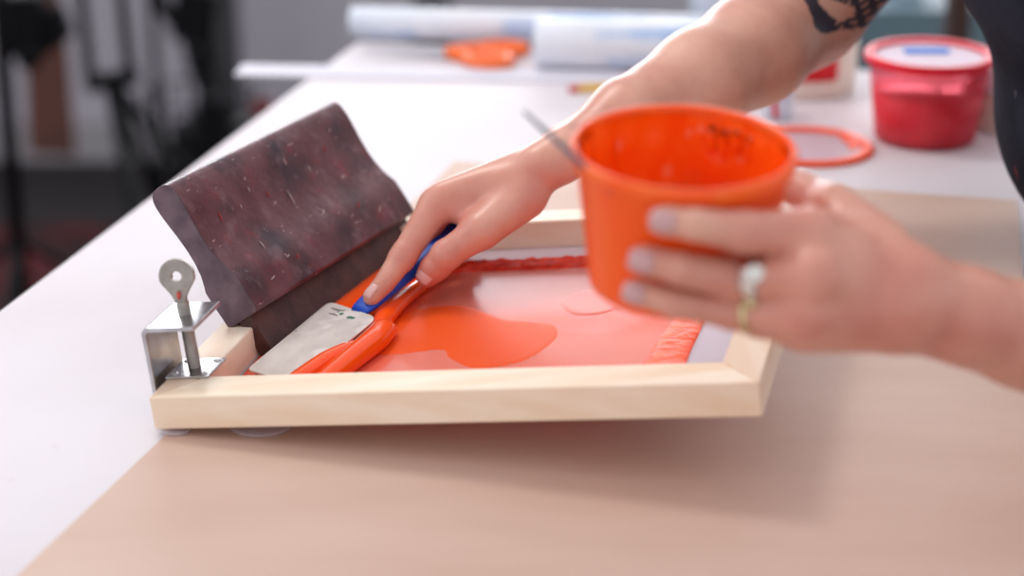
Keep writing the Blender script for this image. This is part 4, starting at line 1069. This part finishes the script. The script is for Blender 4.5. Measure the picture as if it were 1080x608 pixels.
# red cup beyond table edge
rc_ = D(277, 122, 3.1); st = thing('stool', np.array([rc_[0]+.02, rc_[1], -.9]), 'black stool behind the left edge of the table', 'stool')
sz = rc_[2]-.005
mk('seat', lathe([(0, sz-.014), (.06, sz-.014), (.066, sz-.010), (.064, sz), (0, sz)], np.array([rc_[0]+.02, rc_[1], 0]), Z, 32), M['blackp'], st, smooth=True)
for t in (.8, 2.4, 3.9, 5.5):
    c_, s2 = math.cos(t), math.sin(t)
    mk('leg', tube([np.array([rc_[0]+.02+c_*.04, rc_[1]+s2*.04, sz-.012]), np.array([rc_[0]+.02+c_*.12, rc_[1]+s2*.12, -.9])], .011, 10), M['black'], st, smooth=True)
mk('red_cup', lathe([(0, 0), (.014, 0), (.017, .026), (.0158, .026), (.0132, .002), (0, .002)], np.array([rc_[0], rc_[1], sz]), Z, 24), mat('dull_red', (100, 26, 34), .7), smooth=True,
   label='small dull red cup on the stool behind the left edge of the table', cat='cup')
# dark stand top centre
tc0 = D(455, 3, 3.6)
cs = thing('camera_case', np.array([tc0[0], tc0[1], -.9]), 'tall narrow black equipment case far behind the film rolls', 'case')
mk('body', join(abox(tc0[0]-.035, tc0[0]+.035, tc0[1]-.05, tc0[1]+.05, -.9, tc0[2]+.004)), M['blackp'], cs, bevel=.008)
mk('handle', tube([np.array([tc0[0]-.02, tc0[1], tc0[2]]), np.array([tc0[0]-.02, tc0[1], tc0[2]+.02]), np.array([tc0[0]+.02, tc0[1], tc0[2]+.02]), np.array([tc0[0]+.02, tc0[1], tc0[2]])], .004, 8), M['black'], cs, smooth=True)
# back right: teal cabinet, jug, brown post
cb = D(965, 30, 3.3)
cbt = thing('cabinet', np.array([cb[0], cb[1]+.2, -.9]), 'teal-grey low cabinet at the back right behind the red tub', 'cabinet')
mk('body', abox(.44, .98, cb[1], cb[1]+.4, -.9, cb[2]+.03), M['teal'], cbt, bevel=.006)
for i in range(2):
    dd_ = mk('door', abox(.45+.265*i, .70+.265*i, cb[1]-.015, cb[1], -.85, cb[2]+.0), M['teal'], cbt, bevel=.004)
    mk('handle', tube([np.array([.69+.06*i, cb[1]-.03, -.45]), np.array([.69+.06*i, cb[1]-.03, -.35])], .006, 8), M['grey_metal'], dd_, smooth=True)
jz = cb[2]+.03; jc = D(952, 8, 3.42)
jg = thing('plastic_bottle', np.array([jc[0], jc[1], jz]), 'pale blue-white plastic bottle standing on the teal cabinet', 'bottle')
mk('body', lathe([(0, 0), (.035, 0), (.038, .005), (.038, .09), (.02, .12), (.014, .13), (0, .13)], np.array([jc[0], jc[1], jz]), Z, 32), mat('pale_blue_plastic', (180, 206, 226), .3), jg, smooth=True)
mk('cap', lathe([(0, .13), (.016, .13), (.016, .15), (0, .15)], np.array([jc[0], jc[1], jz]), Z, 24), M['blackp'], jg, smooth=True)
bp_ = D(1010, 20, 2.9)
mk('wooden_post', join(abox(bp_[0]-.016, bp_[0]+.016, bp_[1]-.02, bp_[1]+.02, -.9, 1.3), abox(bp_[0]-.03, bp_[0]+.03, bp_[1]-.035, bp_[1]+.035, -.9, -.87)), M['darkwood'], bevel=.003,
   label='slim dark brown wooden post between the red tub and the apron', cat='post')

# ================================================================== LIGHT AND CAMERA
w = bpy.data.worlds.new('world'); SC.world = w; w.use_nodes = True
bg = w.node_tree.nodes['Background']; bg.inputs[0].default_value = (.97, .96, 1.0, 1); bg.inputs[1].default_value = .85
def area(name, loc, target, size, power, color=(1, 1, 1), sy_=None):
    l = bpy.data.lights.new(name, 'AREA'); l.energy = power; l.color = color; l.size = size
    if sy_: l.shape = 'RECTANGLE'; l.size_y = sy_
    o = bpy.data.objects.new(name, l); COL.objects.link(o); o.location = loc
    o.rotation_euler = (Vector(target)-Vector(loc)).to_track_quat('-Z', 'Y').to_euler(); return o
tgt = (0.05, 1.3, 0)
area('ceiling_lamp', (-.70, 2.15, 1.85), tgt, .5, 13, (1, .97, .94))
area('side_area_light', (-2.6, 1.2, 1.4), tgt, 1.4, 12, (.93, .96, 1))  # unseen cool area light from the left
cd = bpy.data.cameras.new('camera'); cam = bpy.data.objects.new('camera', cd); COL.objects.link(cam)
cam.location = CAM; cam.rotation_euler = (math.radians(90)-TH, 0, 0)
cd.sensor_width = 36; cd.lens = F/1080*36; cd.clip_start = .05; cd.clip_end = 50
cd.dof.use_dof = True; cd.dof.focus_distance = 1.43; cd.dof.aperture_fstop = cd.lens/1000/.0256
SC.camera = cam
SC.view_settings.view_transform = 'Standard'; SC.view_settings.look = 'None'; SC.view_settings.gamma = 1; SC.view_settings.use_curve_mapping = False
SC.view_settings.exposure = 0.
